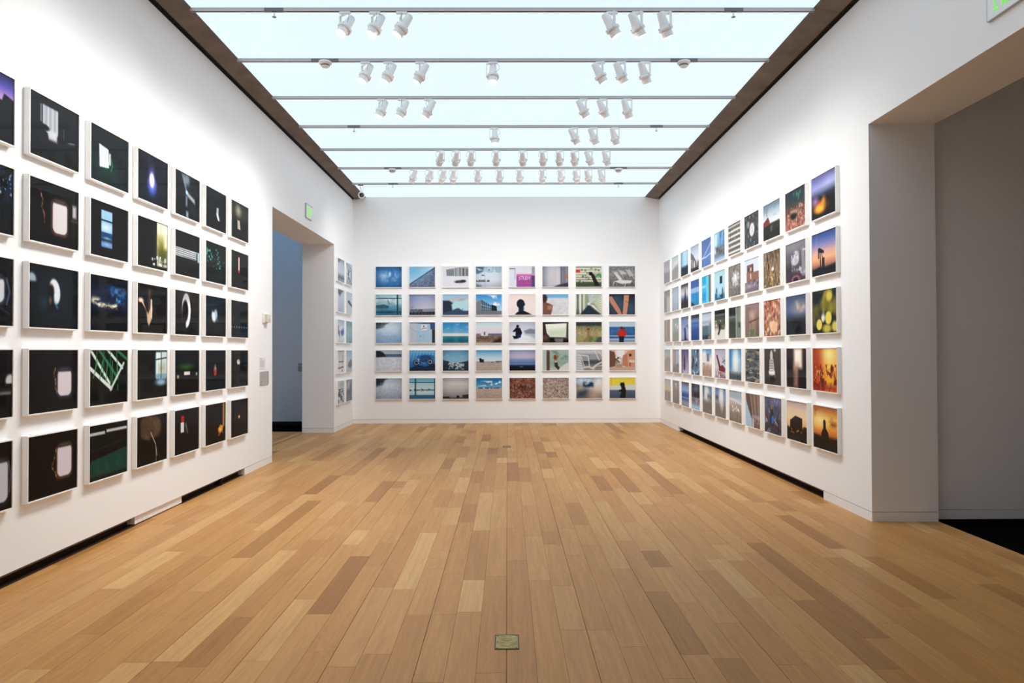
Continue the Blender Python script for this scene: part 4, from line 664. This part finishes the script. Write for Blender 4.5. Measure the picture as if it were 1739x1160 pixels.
  ('black box on pale turquoise wall', lambda: (G('9cc8cc','a4d4dc','a8d4e4','74b4d4','3c80a8'), R(.5,.2,.72,.45,'1c2428',.01), E(.5,.7,.4,.1,'d4e8f0',.1,.6), M(6,'14344c',.5,.15,4,b=(.05,.74,1,1)), E(.2,.68,.06,.1,'245474',.03), E(.75,.72,.06,.1,'245474',.03))),
  ('dark bird above white surf', lambda: (G('141a1c','2c342c','5c6048','b4b4ac','d8d8d2'), R(0,.0,1,.16,'0e1418',.04), R(0,.14,1,.2,'8c949c',.02,.6), M(8,'d8d4c0',.5,.15,4,b=(0,.34,.6,.6)), R(0,.66,1,1,'dcdcd8',.06), P([(.36,.5),(.52,.46),(.6,.62),(.5,.74),(.4,.86),(.26,.84),(.38,.7)],'1c2020',.02), M(8,'3c4030',.52,.15,7,b=(.4,.3,1,.7)))),
  ('red wooden chair tipped in snow', lambda: (G('a8a8c4','c8c8d8','d0d0dc','7c7480'), P([(.12,.22),(.24,.2),(.5,.58),(.66,.7),(.42,.72)],'5c2430',.012), P([(.36,.6),(.7,.54),(.96,.66),(.9,.8),(.36,.74)],'74242e',.012), L([(.7,.3),(.86,.5)],.03,'4c3c44',.01), L([(.66,.46),(1,.36)],.025,'4c3c44',.01), L([(.84,.25),(.96,.5)],.02,'4c3c44',.01), M(10,'8c3c40',.5,.15,4,b=(.2,.78,1,1)), M(12,'d8d4dc',.55,.1,9,b=(0,.8,1,1)))),
  ('wide white spray above brown beach', lambda: (G('4c78b0','88a8cc','98a0a8','7c746c','70675e'), E(.56,.3,.2,.4,'f0f2f4',.12), R(0,.26,.3,.4,'34404c',.06,.8), R(0,.52,1,1,'776e66',.1), E(.6,.52,.14,.2,'e0e2e2',.1,.8), R(.78,.1,1,.5,'6c8cbc',.08,.7)))],
 [('white vapour trails crossing blue sky', lambda: (G('4464a0','4c70ac','5478b4','4c6ca8'), L([(0,.68),(.2,.62),(.6,.4),(1,.16)],.02,'e8eef8',.008), L([(0,.66),(.4,.66),(1,.58)],.025,'d4e0f0',.01))),
  ('cyan window beside brown curtain', lambda: (G('2ca4dc','34b0e4','3cb4e0'), R(0,.34,.55,.42,'a8d8e8',.03), R(.44,0,.72,1,'58cce4',.05), R(.72,0,.86,1,'5c5450',.03), R(.86,0,1,1,'84807c',.03), R(0,.6,.4,.9,'2098d8',.05))),
  ('grey harbour and leaning mast', lambda: (G('a8c0d0','c4d2dc','6c8498','5c7484','4c5c68'), R(0,.40,.7,.48,'c4ccd4',.03), R(0,.5,.6,.86,'54707f',.03), L([(1,.1),(.84,.6),(.7,.95)],.04,'7c7c80',.012), R(0,.84,1,1,'2c3840',.04), P([(.6,.9),(1,.76),(1,1),(.6,1)],'7c706c',.03), R(0,0,1,.05,'7c8c98',.02))),
  ('grey signboard under bright clouds', lambda: (G('4c94d0','a8c8e0','ece8e4','a89080','a88c74'), E(.2,.2,.2,.14,'f0f4f8',.08), R(.44,.16,.74,.44,'7c8084',.01), R(.0,.3,.44,.5,'eceef0',.06), R(.74,.3,1,.5,'e4e8ec',.06), M(8,'5c4c40',.5,.15,4,b=(0,.5,1,.7)), R(.4,.56,.7,1,'c0a088',.08,.7), N(14,.2,3,1,1,(0,.55,1,1)))),
  ('white smoke plume over sandy ground', lambda: (G('34688c','7ca0b8','98989a','7c746c','736a60'), E(.4,.3,.28,.36,'e8ecee',.14), R(.5,.3,.9,.44,'3c4c5c',.06,.8), R(0,.54,1,1,'7a7068',.08), R(0,0,.16,.4,'24506c',.05,.7), R(.8,.0,1,.34,'6c98bc',.08)))],
 [('curved concrete ramp against the sky', lambda: (G('98a8bc','b8c8dc','d0d8e4','a8acb4','34343c'), P([(0,.2),(.3,.34),(.66,.66),(.72,.85),(.5,.84),(.3,.6),(0,.48)],'5c5a5c',.012), P([(.0,.56),(.3,.5),(.36,.86),(0,.9)],'84807c',.02), R(.4,.6,.5,.9,'c8c8c8',.02), R(0,.86,1,1,'24242c',.02), P([(.8,.7),(1,.6),(1,.9),(.76,.9)],'3c3c48',.02))),
  ('swimming pool in two blues', lambda: (G('2c50a0','3058a8','3c64b0'), E(.5,.2,.4,.14,'4c70b4',.06,.5), R(0,.30,1,.5,'94b4dc',.02), band(.5,1,'2c8ccc','2c94cc','2484b8'), P([(0,.82),(.3,.9),(.45,1),(0,1)],'1c2c38',.02))),
  ('deep blue sea horizon', lambda: (G('1c2c44','24488c','4c78b8','2454a0','1c4c98','1c4484'), R(0,.0,1,.12,'14202c',.03), R(0,.16,1,.3,'7c98c0',.04,.7), R(0,.32,1,.36,'3c5c98',.02), D(5,['6c94cc'],.01,.02,3,(.2,.55,.9,.95)))),
  ('blue and black rocks in foam', lambda: (G('5c7c98','6c8ca8','54708c'), M(6,'1c2430',.48,.12,3), M(6,'b8d4e8',.55,.12,8), M(9,'344c68',.55,.12,5))),
  ('dark shore with pale blue shallows', lambda: (G('24344c','2c3444','4c4450','84889c','9cbcd8'), R(0,.0,.4,.2,'1c2c34',.04), E(.5,.22,.3,.14,'8c9cac',.1,.6), R(.3,.3,1,.5,'3c2c34',.06), R(0,.54,1,.58,'c0c8d4',.02,.6), P([(.4,.6),(.8,.6),(.6,.76)],'b8a8a8',.05), R(0,.84,1,1,'a4c8e4',.04)))],
 [('single pale beam over dark pines', lambda: (H('5c88b8','a4d0e8','b4d8ec','84b0d4'), band(.64,.68,'6c88ac','3c5480'), R(0,.62,1,1,'2c405c',.04), P([(0,.78),(.2,.62),(.34,.74),(.5,.66),(.7,.76),(.85,.64),(1,.72),(1,1),(0,1)],'1c2838',.02), N(8,.2,3,1,1,(0,.62,1,1)))),
  ('dark spire behind white clouds', lambda: (G('5c5458','a09cac','c4c4d0','5c6c94','3c3440','2c2024'), E(.5,.36,.5,.12,'d4d4dc',.1,.7), P([(.52,.2),(.58,.2),(.72,1),(.4,1)],'2c2430',.02), R(0,.72,1,1,'34282c',.1,.8), R(0,0,1,.1,'484044',.06))),
  ('black figure under bare branches', lambda: (G('6c7cac','8c9ccc','a4b0dc','98a0cc'), R(0,0,1,.1,'5c6484',.04), L([(.5,.5),(.8,.36),(.94,.46)],.025,'343444',.01), L([(.66,.44),(.7,.3)],.02,'4c4c60',.01), E(.48,.54,.09,.08,'14141c',.01), P([(.42,.6),(.6,.6),(.66,.86),(.74,.98),(.4,.98),(.44,.8)],'14141c',.01), R(0,.96,1,1,'1c1c24',.01))),
  ('dark pole against violet evening', lambda: (G('5c4c84','7c74a4','a49cc4','b4b0cc'), R(.3,.34,.5,.86,'3c3440',.03), R(.36,.2,.44,.9,'2c2830',.015), R(0,0,.2,1,'504474',.08,.6), R(.2,.66,.6,.7,'4c4450',.02), E(.45,.9,.2,.06,'c8c0d0',.05,.7))),
  ('flat sea in bands of blue', lambda: (G('4c4c5c','7c98c4','94b4d8','3c60a8','3454a0','8c98b8','8c90a4'), R(0,0,1,.05,'4c4840',.02), R(0,.62,1,.66,'a8b4d0',.02)))],
 [('pale ice wall beneath faint clouds', lambda: (G('b4c4cc','c4ced4','c8d0d4','a8a8a8','98948f'), P([(0,.56),(.4,.46),(.9,.34),(1,.34),(1,1),(0,1)],'98989a',.05), E(.6,.3,.3,.1,'e4eaee',.1,.6))),
  ('faint white ship in blue mist', lambda: (G('a8b8cc','b4c4d8','b0c0d4','a4b0c4'), L([(.7,.6),(.6,.9)],.03,'c8d4e4',.02), R(0,.7,1,.74,'98a8c0',.04,.6), V(.3))),
  ('misty white blossom tree', lambda: (G('98a8b0','a4b0b4','98a0a0','90948f'), M(7,'d8dee0',.5,.15,4,b=(.25,.2,1,.6)), R(0,.62,1,1,'949890',.1))),
  ('pale blue doorway in a brown hut', lambda: (G('9c94a0','a098a0','90888a'), R(.5,.05,.94,.66,'a8bcd4',.03), R(.06,.0,.3,1,'b0a4a8',.05), R(0,.72,1,1,'84807c',.08), P([(.6,.7),(.8,.56),(1,.7),(1,.8),(.6,.8)],'7c8088',.03))),
  ('grey plain with faint figures', lambda: (G('8c8c98','98949a','8c8684','847c78','807872'), M(7,'d0c8c4',.5,.15,4,b=(.2,.1,.9,.36)), R(.36,.3,.5,.7,'a49894',.08,.6)))],
 [('grey woods fading into fog', lambda: (G('a8a8b4','b4b4bc','bcbcc0','98989c','909090'), P([(0,.5),(.2,.44),(.3,.56),(.5,.46),(.7,.58),(.9,.42),(1,.46),(1,1),(0,1)],'90909a',.04))),
  ('pale square tower in haze', lambda: (G('98949a','a49ea2','a09a9c'), R(.46,.3,1,1,'c0bcc0',.03), R(.1,.3,.3,1,'8c8688',.06), R(0,0,1,.14,'94908f',.05))),
  ('beige curtain folds', lambda: (H('b0a8a0','98908a','b8b0a8','8c847c','b4a89c','a0968c'), R(0,.84,1,1,'a49888',.08))),
  ('hazy dome behind pale trees', lambda: (G('a4b4c0','b4bec4','b4b0a8','a8a090','a0988a'), E(.55,.5,.3,.16,'a09890',.05), R(0,.56,1,1,'aaa092',.1), M(8,'8c887c',.52,.2,4,b=(0,.42,1,.72),a=.7))),
  ('yellow dawn over grey field', lambda: (G('b8bcbc','c8c4b8','d4c4a4','a49c90','9c948c'), R(0,.54,1,1,'9c968e',.05)))],
]

# ---- frames and prints
PWD, PHT = 0.535, 0.427                 # visible print
FO, FD = 0.010, 0.042                   # frame face width, frame depth
def frame_mesh():
    m = MB()
    x, z = PWD/2, PHT/2; X, Z = x+FO, z+FO
    c = .0015                            # eased front edge
    for (x0, x1, z0, z1) in ((-X, X, z, Z), (-X, X, -Z, -z), (-X, -x, -z, z), (x, X, -z, z)):
        m.box(x0, x1, -FD+c, -.002, z0, z1)
        m.box(x0+c, x1-c, -FD, -FD+c, z0+c if z0 == -Z else z0, z1-c if z1 == Z else z1)
    return m.mesh('frame', 'frame_white')
def back_mesh():
    return MB().box(-PWD/2-FO*.5, PWD/2+FO*.5, -.012, 0.0, -PHT/2-FO*.5, PHT/2+FO*.5).mesh('backing', 'frame_back')
FRAME, BACKING = frame_mesh(), back_mesh()
GRID = {}
def grid_faces(wd, hg):
    if (wd, hg) not in GRID:
        x = np.linspace(-PWD/2, PWD/2, wd); z = np.linspace(PHT/2, -PHT/2, hg)
        X, Z = np.meshgrid(x, z)
        v = np.stack([X, np.full_like(X, -FD+.007), Z], -1).reshape(-1, 3)
        i = np.arange((hg-1)*wd).reshape(hg-1, wd)[:, :-1].ravel()
        f = np.stack([i, i+wd, i+wd+1, i+1], -1)
        GRID[(wd, hg)] = (v, f)
    return GRID[(wd, hg)]
def print_mesh(paint, hi, deep=1.0):
    wd, hg = (92, 74) if hi else (60, 48)
    start(wd, hg); paint()
    c = np.clip(CV.a, 0, 1)**deep
    lin = np.where(c <= .04045, c/12.92, ((c+.055)/1.055)**2.4).reshape(-1, 3)
    v, f = grid_faces(wd, hg)
    me = bpy.data.meshes.new('print')
    me.vertices.add(len(v)); me.vertices.foreach_set('co', v.astype(np.float32).ravel())
    me.loops.add(len(f)*4); me.loops.foreach_set('vertex_index', f.astype(np.int32).ravel())
    me.polygons.add(len(f)); me.polygons.foreach_set('loop_start', (np.arange(len(f))*4).astype(np.int32))
    me.update(calc_edges=True); me.validate()
    a = me.color_attributes.new('ink', 'FLOAT_COLOR', 'POINT')
    a.data.foreach_set('color', np.hstack([lin, np.ones((len(lin), 1))]).astype(np.float32).ravel())
    me.materials.append(MATS['photo_print'])
    return me
ROWZ = [3.038, 2.460, 1.881, 1.302, 0.723]
def hang(spec, wall, group, loc, rz, hi, deep=1.0):
    desc, paint = spec
    root = empty('picture_frame', loc, (0, 0, rz))
    tag(root, 'white framed photo of %s, %s' % (desc, wall), 'picture', group)
    link('frame', FRAME, root); link('backing', BACKING, root)
    link('print', print_mesh(paint, hi, deep), root)
for c, col in enumerate(LEFT):
    for r, sp in enumerate(col):
        hang(sp, 'left wall', 'framed night photographs on the left wall', (XL, 4.299+.6878*c, ROWZ[r]), PI/2, c < 5, 1.22)
for c, col in enumerate(NICHE):
    for r, sp in enumerate(col):
        hang(sp, 'beside doorway', 'framed photographs between left doorway and end wall', (XL, 13.545+.688*c, ROWZ[r]), PI/2, False)
for r, row in enumerate(BACK):
    for c, sp in enumerate(row):
        hang(sp, 'end wall', 'framed photographs on the end wall', (-2.457+.6915*c, YB, ROWZ[r]), 0, False)
for c, col in enumerate(RIGHT):
    for r, sp in enumerate(col):
        hang(sp, 'right wall', 'framed photographs on the right wall', (XR, 7.018+.6913*c, ROWZ[r]), -PI/2, c < 4)

# ------------------------------------------------------------------ lighting tracks
ORD = ['nearest', 'second', 'third', 'fourth', 'fifth', 'sixth', 'seventh']
ZT = 4.710                                # top of a track, at the panels
ZTB = ZT - .034                           # underside
NV = len(track_y) - TN                    # tracks overhead and behind, before the nearest one in view
def track(i, y):
    k = i - NV
    if k < 0: label = 'grey metal lighting track overhead, %s behind the nearest one in view' % ['fourth','third','second','first'][i]
    elif k == 0: label = 'grey metal lighting track across the ceiling, nearest in view'
    elif k == 6: label = 'grey metal lighting track nearest the end wall, with hanging security camera'
    else: label = 'grey metal lighting track across the ceiling, %s from the front' % ORD[k]
    root = empty('lighting_track', (0, y, ZT)); tag(root, label, 'track', 'ceiling lighting tracks')
    m = MB()
    m.box(-2.95, 2.89, -.015, .015, -.020, 0); m.box(-2.95, 2.89, -.015, -.009, -.034, -.020); m.box(-2.95, 2.89, .009, .015, -.034, -.020)
    m.obj('rail', 'track_metal', root)
    MB().box(-2.94, 2.88, -.009, .009, -.030, -.020).obj('slot', 'track_dark', root)
    for x in (-2.17, 2.13) if k in (0, 3, 6) else (-1.99, 1.95) if k in (1, 5) else ():
        w_ = .09 if k in (0, 3, 6) else .15
        MB().box(x-w_, x+w_, -.0155, .0155, -.0345, -.004).obj('joint_sleeve', 'sleeve_grey', root)
    return root
for i, y in enumerate(track_y): track(i, y)

# ------------------------------------------------------------------ track spotlights
# meshes shared by all spotlights; the head's own axis is local -Z, its pivot at the origin
HOUS = MB().lathe([(.012,.150),(.030,.147),(.034,.138),(.044,.04),(.051,.014),(.053,0)], 28).mesh('housing', 'lamp_white', True)
RING = MB().lathe([(.052,.004),(.066,.002),(.0675,-.004),(.0675,-.020),(.064,-.026),(.050,-.027)], 28).mesh('front_ring', 'lamp_white', True)
SNOOT = MB().lathe([(.050,-.020),(.0515,-.084),(.0485,-.085),(.047,-.066)], 28, cap=False).mesh('snoot', 'lamp_white', True)
LENS = MB().lathe([(.001,-.0645),(.030,-.0655),(.0472,-.068),(.0472,-.060),(.001,-.058)], 24).mesh('lens', 'lamp_lens', True)
SCREW = MB().cbox(.056, .066, -.005, .005, -.001, .012, .001).mesh('clip', 'cable_grey')
m = MB(); m.cbox(-.052, .052, -.014, .014, -.022, 0.0, .003)
ADAPT = m.mesh('track_adapter', 'lamp_white')
m = MB(); m.box(-.010, .075, -.009, .009, -.028, -.022); m.box(.069, .075, -.012, .012, -.160, -.022); m.prism([(-.012,-.160),(.012,-.160),(.008,-.170),(-.008,-.170)], 0, .069, .075)
m.box(.050, .072, -.005, .005, -.158, -.148)
ARM = m.mesh('arm', 'lamp_white')
CAB = MB().tube([(-.03,0,-.018),(-.055,.004,-.03),(-.072,.008,-.055),(-.070,.010,-.082),(-.052,.008,-.10),(-.036,.002,-.108)], .0022, 6).mesh('cable', 'cable_grey', True)
def lamp(k, size):
    l = bpy.data.lights.new('spot_lamp', 'SPOT')
    l.color = SPOT_COL; l.energy = SPOT_W*k; l.spot_size = math.radians(size); l.spot_blend = 1.0; l.shadow_soft_size = 0.045
    return l
LAMPS = {'left': lamp(.96, 114), 'right': lamp(.70, 115), 'end': lamp(.255, 112), 'floor': lamp(.5, 60)}

def spotlight(x, ti, target, label):
    y = track_y[ti+NV]
    piv = Vector((x, y, ZTB-.153))
    tz = target[2] - (.35 if abs(target[0]) > 3 else 0)
    d = (Vector((target[0], target[1], tz)) - piv).normalized()
    hd = math.atan2(d.y, d.x) - PI/2                       # heading: local +Y
    tilt = math.acos(max(-1, min(1, -d.z)))                # from straight down
    root = empty('track_spotlight', (x, y, ZTB), (0, 0, hd))
    tag(root, label, 'spotlight', 'white track spotlights')
    link('track_adapter', ADAPT, root, rot=(0, 0, -hd))
    link('arm', ARM, root)
    link('cable', CAB, root)
    head = link('housing', HOUS, root, (0, 0, -.153), (tilt, 0, 0))
    link('front_ring', RING, head); link('snoot', SNOOT, head); link('lens', LENS, head); [link('clip', SCREW, head, rot=(0, 0, q*2*PI/3)) for q in range(3)]
    lo = bpy.data.objects.new('spot_lamp', LAMPS['floor' if target[2] == 0 else 'left' if target[0] == XL else 'right' if target[0] == XR else 'end']); COL.objects.link(lo)
    lo.location = piv + d*.092
    lo.rotation_euler = d.to_track_quat('-Z', 'Y').to_euler()
ROWS = {   # track index: [(x, target)]
 -1: [(-1.52, (XL, 3.6, 1.0)), (-1.25, (XL, 4.1, 0.9)), (-1.0, (XL, 4.6, 1.1))],  # unseen spotlights, added to brighten the near end of the left wall
 0: [(-1.51, (XL, 4.7, 1.0)), (-1.23, (XL, 5.4, 1.0)), (-.98, (XL, 6.0, 1.2)), (.99, (XR, 6.9, 1.2)), (1.23, (XR, 7.3, 1.1)), (1.49, (XR, 7.6, 0.9))],
 1: [(-1.55, (XL, 6.4, 1.0)), (-1.30, (XL, 7.0, 1.0)), (-.95, (XL, 7.5, 1.1)), (-.15, (-.2, 6.6, 0)), (1.03, (XR, 8.2, 1.1)), (1.26, (XR, 8.7, 1.0)), (1.52, (XR, 9.1, 1.0))],
 2: [(-1.58, (XL, 8.0, 1.1)), (-1.32, (XL, 8.6, 1.1)), (-.99, (XL, 9.2, 1.3)), (.97, (XR, 9.6, 1.1)), (1.22, (XR, 10.0, 1.0)), (1.52, (XR, 10.4, 1.0))],
 3: [(-.17, (-.1, 9.4, 0)), (.97, (XR, 10.9, 1.1)), (1.24, (XR, 11.3, 1.0)), (1.54, (XR, 11.7, 1.0))],
 4: [(-1.06, (-2.3, YB, 1.2)), (-.81, (-1.7, YB, 1.0)), (-.57, (-1.1, YB, 1.2)), (-.17, (-.3, YB, 1.0)), (.25, (.5, YB, 1.2)), (.57, (1.1, YB, 1.0)), (.83, (1.6, YB, 1.2)), (1.07, (2.2, YB, 1.0)), (1.31, (XR, 12.3, 1.1)), (1.58, (XR, 12.7, 1.0))],
 5: [(-1.64, (XL, 13.7, 1.4)), (-1.36, (-2.7, YB, 1.4)), (-1.13, (-2.1, YB, 1.8)), (-.94, (-1.4, YB, 1.9)), (-.51, (-.7, YB, 1.8)), (-.13, (-.1, YB, 1.9)), (.22, (.4, YB, 1.8)), (.62, (.9, YB, 1.9)), (.94, (1.5, YB, 1.8)), (1.21, (2.1, YB, 1.9)), (1.42, (2.8, YB, 1.5)), (1.66, (XR, 13.5, 1.3))],
}
NUM = ['leftmost','second','third','fourth','fifth','sixth','seventh','eighth','ninth','tenth','eleventh','twelfth']
for ti, lst in ROWS.items():
    for n, (x, tg) in enumerate(lst):
        pos = 'rightmost spotlight' if n == len(lst)-1 else 'leftmost spotlight' if n == 0 else '%s spotlight from left' % NUM[n]
        if ti < 0: spotlight(x, ti, tg, 'white %s added unseen overhead, in front of the nearest visible track' % pos); continue
        spotlight(x, ti, tg, 'white %s on the %s lighting track%s' % (pos, ORD[ti], '' if ti == 0 else ' from the front'))

# ------------------------------------------------------------------ smoke detectors and sprinkler heads on the tracks
DET = MB().lathe([(.020,-.062),(.034,-.060),(.044,-.046),(.046,-.036),(.066,-.024),(.072,-.012),(.070,0)], 28).mesh('housing', 'lamp_white', True)
DETG = MB().lathe([(.0462,-.046),(.0475,-.042),(.0475,-.038),(.0462,-.034)], 28, cap=False).mesh('sensor_grille', 'track_dark')
for (ti, x, lab) in ((1,-1.99,'left end of the second track'), (1,1.95,'right end of the second track'), (5,-2.0,'left end of the sixth track'), (5,1.95,'right end of the sixth track')):
    r = empty('smoke_detector', (x, track_y[ti+NV], ZTB-.0005)); tag(r, 'white round smoke detector at the ' + lab, 'smoke detector', 'ceiling smoke detectors')
    link('housing', DET, r); link('sensor_grille', DETG, r)
SPR = MB().lathe([(.006,-.045),(.006,0),(.016,0)], 14).mesh('stem', 'lamp_white', True)
SPD = MB().lathe([(.018,-.052),(.020,-.048),(.006,-.044)], 14).mesh('deflector', 'cable_grey')
for (ti, x, lab) in ((0,-2.17,'left end of the nearest track'), (0,2.13,'right end of the nearest track'), (3,-2.17,'left end of the fourth track'), (3,2.13,'right end of the fourth track'), (6,-2.18,'left end of the seventh track'), (6,2.13,'right end of the seventh track')):
    r = empty('sprinkler_head', (x, track_y[ti+NV], ZTB-.0005)); tag(r, 'tiny sprinkler head under the ' + lab, 'sprinkler', 'ceiling sprinkler heads')
    link('stem', SPR, r); link('deflector', SPD, r)

# ------------------------------------------------------------------ security camera hanging in the far left corner
cx, cy = -2.79, track_y[NV+6]
r = empty('security_camera', (cx, cy, ZTB)); tag(r, 'white ball security camera hanging in the far left ceiling corner', 'camera')
MB().cbox(-.05, .05, -.015, .015, -.018, 0, .003).obj('track_adapter', 'track_dark', r)
MB().tube([(-.01,0,-.016),(.0,0,-.06),(.02,.01,-.13)], .010, 10).obj('bracket', 'lamp_white', r, True)
MB().tube([(.035,0,-.016),(.05,.005,-.06),(.045,.01,-.11),(.03,.012,-.15)], .003, 6).obj('cable', 'cable_grey', r, True)
bz = -.195
ball = MB().lathe([(.004,.068),(.030,.061),(.052,.044),(.065,.018),(.068,0),(.065,-.018),(.052,-.044),(.030,-.061),(.004,-.068)], 28).obj('ball_housing', 'lamp_white', r, True)
ball.location = (.015, .012, bz)
dv = (Vector((0, 0, 1.5)) - Vector((cx+.015, cy+.012, ZTB+bz))).normalized()
rim_ = MB().lathe([(.049,.046),(.050,.054),(.044,.056),(.043,.050)], 24, cap=False).obj('lens_rim', 'lamp_white', ball, True)
eye = MB().lathe([(.001,.072),(.018,.0695),(.034,.062),(.045,.051),(.045,.046)], 24).obj('dome_window', 'glass_dark', ball, True)
inner = MB().lathe([(.019,.060),(.019,.0745),(.015,.0765),(.001,.0765)], 18).obj('camera_lens', 'slot_metal', ball, True)
for o in (rim_, eye): o.rotation_euler = dv.to_track_quat('Z', 'Y').to_euler()
inner.rotation_euler = (dv + Vector((.12, .0, -.25))).normalized().to_track_quat('Z', 'Y').to_euler()

# ------------------------------------------------------------------ exit signs
def exit_sign(loc, rz, label):
    """local x: reading direction, y: towards the wall, origin at bottom centre"""
    r = empty('exit_sign', loc, (0, 0, rz)); tag(r, label, 'exit sign')
    wd, hg = .34, .212
    MB().cbox(-wd/2, wd/2, -.022, -.004, 0, hg, .0015).obj('panel', 'sign_panel', r)
    MB().box(-wd/2+.002, wd/2-.002, -.004, 0, .002, hg-.002).obj('back_plate', 'sign_edge', r)
    MB().box(-wd/2-.004, wd/2+.004, -.026, 0, hg, hg+.012).obj('top_rail', 'sign_edge', r)
    MB().box(-wd/2-.0025, -wd/2, -.0235, 0, -.0025, hg).obj('side_rail', 'sign_edge', r)
    MB().box(-wd/2-.0025, wd/2+.0025, -.0235, 0, -.0035, 0).obj('bottom_rail', 'sign_edge', r)
    x0 = -wd/2 + .068; z0, z1 = .038, .185; lw, t = .045, .014
    ya, yb = -.0245, -.0215
    e = MB()
    e.box(x0, x0+t, ya, yb, z0, z1)
    for z in (z0, (z0+z1)/2-t/2, z1-t): e.box(x0+t, x0+lw, ya, yb, z, z+t)
    e.obj('letter', 'sign_green', r)
    x0 += .066; xm = MB()
    xm.prism([(x0, z0), (x0+t, z0), (x0+lw+.004, z1), (x0+lw+.004-t, z1)], 1, ya, yb)
    xm.prism([(x0+lw+.004-t, z0), (x0+lw+.004, z0), (x0+t, z1), (x0, z1)], 1, ya-.0006, yb)
    xm.obj('letter', 'sign_green', r)
    x0 += .066; MB().box(x0, x0+t, ya, yb, z0, z1).obj('letter', 'sign_green', r)
    x0 += .03; MB().box(x0, x0+lw+.004, ya, yb, z1-t, z1).box(x0+(lw+.004-t)/2, x0+(lw+.004+t)/2, ya, yb, z0, z1-t).obj('letter', 'sign_green', r)
exit_sign((XR, 4.447, 3.648), -PI/2, 'green EXIT sign above the wide opening on the right wall')
exit_sign((XL, 11.431, 3.632), PI/2, 'small green EXIT sign above the left doorway')

# ------------------------------------------------------------------ small fittings on the left wall by the doorway
r = empty('wall_sensor', (XL, 9.39, 1.875)); tag(r, 'small cream sensor box high beside the left doorway', 'sensor')
MB().cbox(0, .022, -.085, .085, 0, .130, .004).obj('base_plate', 'plastic_white', r)
MB().cbox(.022, .060, -.045, .075, .010, .118, .005).obj('housing', 'plastic_cream', r)
MB().box(.058, .0615, -.02, .05, .03, .045).obj('sensor_window', 'plastic_grey', r)
r = empty('wall_label', (XL, 9.31, 1.27)); tag(r, 'small white caption card with grey text beside the left doorway', 'caption card')
MB().box(0, .004, -.105, .105, 0, .155).obj('card', 'plastic_white', r)
MB().box(.0038, .0046, -.090, -.030, .128, .140).obj('heading_line', 'print_grey', r)
for i in range(8): MB().box(.0038, .0046, -.090, .075 - (.03 if i == 7 else .012*(i % 3)), .028+.0115*(7-i), .034+.0115*(7-i)).obj('text_line', 'print_grey', r)
r = empty('wall_plate', (XL, 9.37, 1.066)); tag(r, 'square grey metal plate below the caption card by the doorway', 'wall plate')
m = MB(); pts = []
for (sx, sz, a0) in ((1, 1, 0), (-1, 1, 90), (-1, -1, 180), (1, -1, 270)):
    for q in range(5):
        a = math.radians(a0 + q*22.5); pts.append((sx*(.158-.02)+.02*math.cos(a), .088+sz*(.088-.02)+.02*math.sin(a)))
m.prism(pts, 0, 0, .012); m.obj('plate', 'plastic_grey', r)
m = MB()
for i in range(5): m.box(.0115, .014, -.12, .12, .10+.013*i, .103+.013*i)
m.obj('ridges', 'plastic_grey', r)
for s in (-1, 1): MB().box(.012, .0145, s*.13-.006, s*.13+.006, .03, .042).obj('screw', 'slot_metal', r)
r = empty('wall_thermostat', (-4.227, CL_Y, 1.095)); tag(r, 'small grey box on the dark wall beyond the left doorway', 'thermostat')
MB().cbox(-.042, .042, -.025, 0, 0, .11, .004).obj('housing', 'plastic_grey', r)
MB().cbox(-.042, .042, -.02, 0, .118, .165, .004).obj('upper_plate', 'plastic_grey', r)

# ------------------------------------------------------------------ brass floor outlet covers
def floor_box(x, y, label):
    r = empty('floor_outlet_cover', (x, y, 0)); tag(r, label, 'outlet cover', 'brass floor outlets')
    wd, ln = .062, .090
    m = MB()
    for (a, b, c, d) in ((-wd, wd, ln-.006, ln), (-wd, wd, -ln, -ln+.006), (-wd, -wd+.005, -ln+.006, ln-.006), (wd-.005, wd, -ln+.006, ln-.006)):
        m.box(a, b, c, d, 0, .0035)
    m.obj('rim', 'dark_screw', r)
    MB().box(-wd+.005, wd-.005, -ln+.006, ln-.006, 0, .0026).obj('cover_plate', 'brass', r)
    MB().lathe([(.024,.0024),(.024,.0036),(.021,.004),(.002,.004)], 24, 0, -.035).obj('outlet_lid', 'brass', r, True)
    MB().lathe([(.024,.0024),(.024,.0036),(.021,.004),(.002,.004)], 24, 0, .035).obj('outlet_lid', 'brass', r, True)
    for sx in (-1, 1):
        for sy in (-1, 0, 1):
            MB().lathe([(.004,.0024),(.004,.0034),(.001,.0036)], 10, sx*.049, sy*.076).obj('screw', 'dark_screw', r)
floor_box(-.007, 3.681, 'brass floor outlet cover in the foreground planks')
floor_box(-.015, 11.15, 'tiny brass floor outlet cover near the end wall')
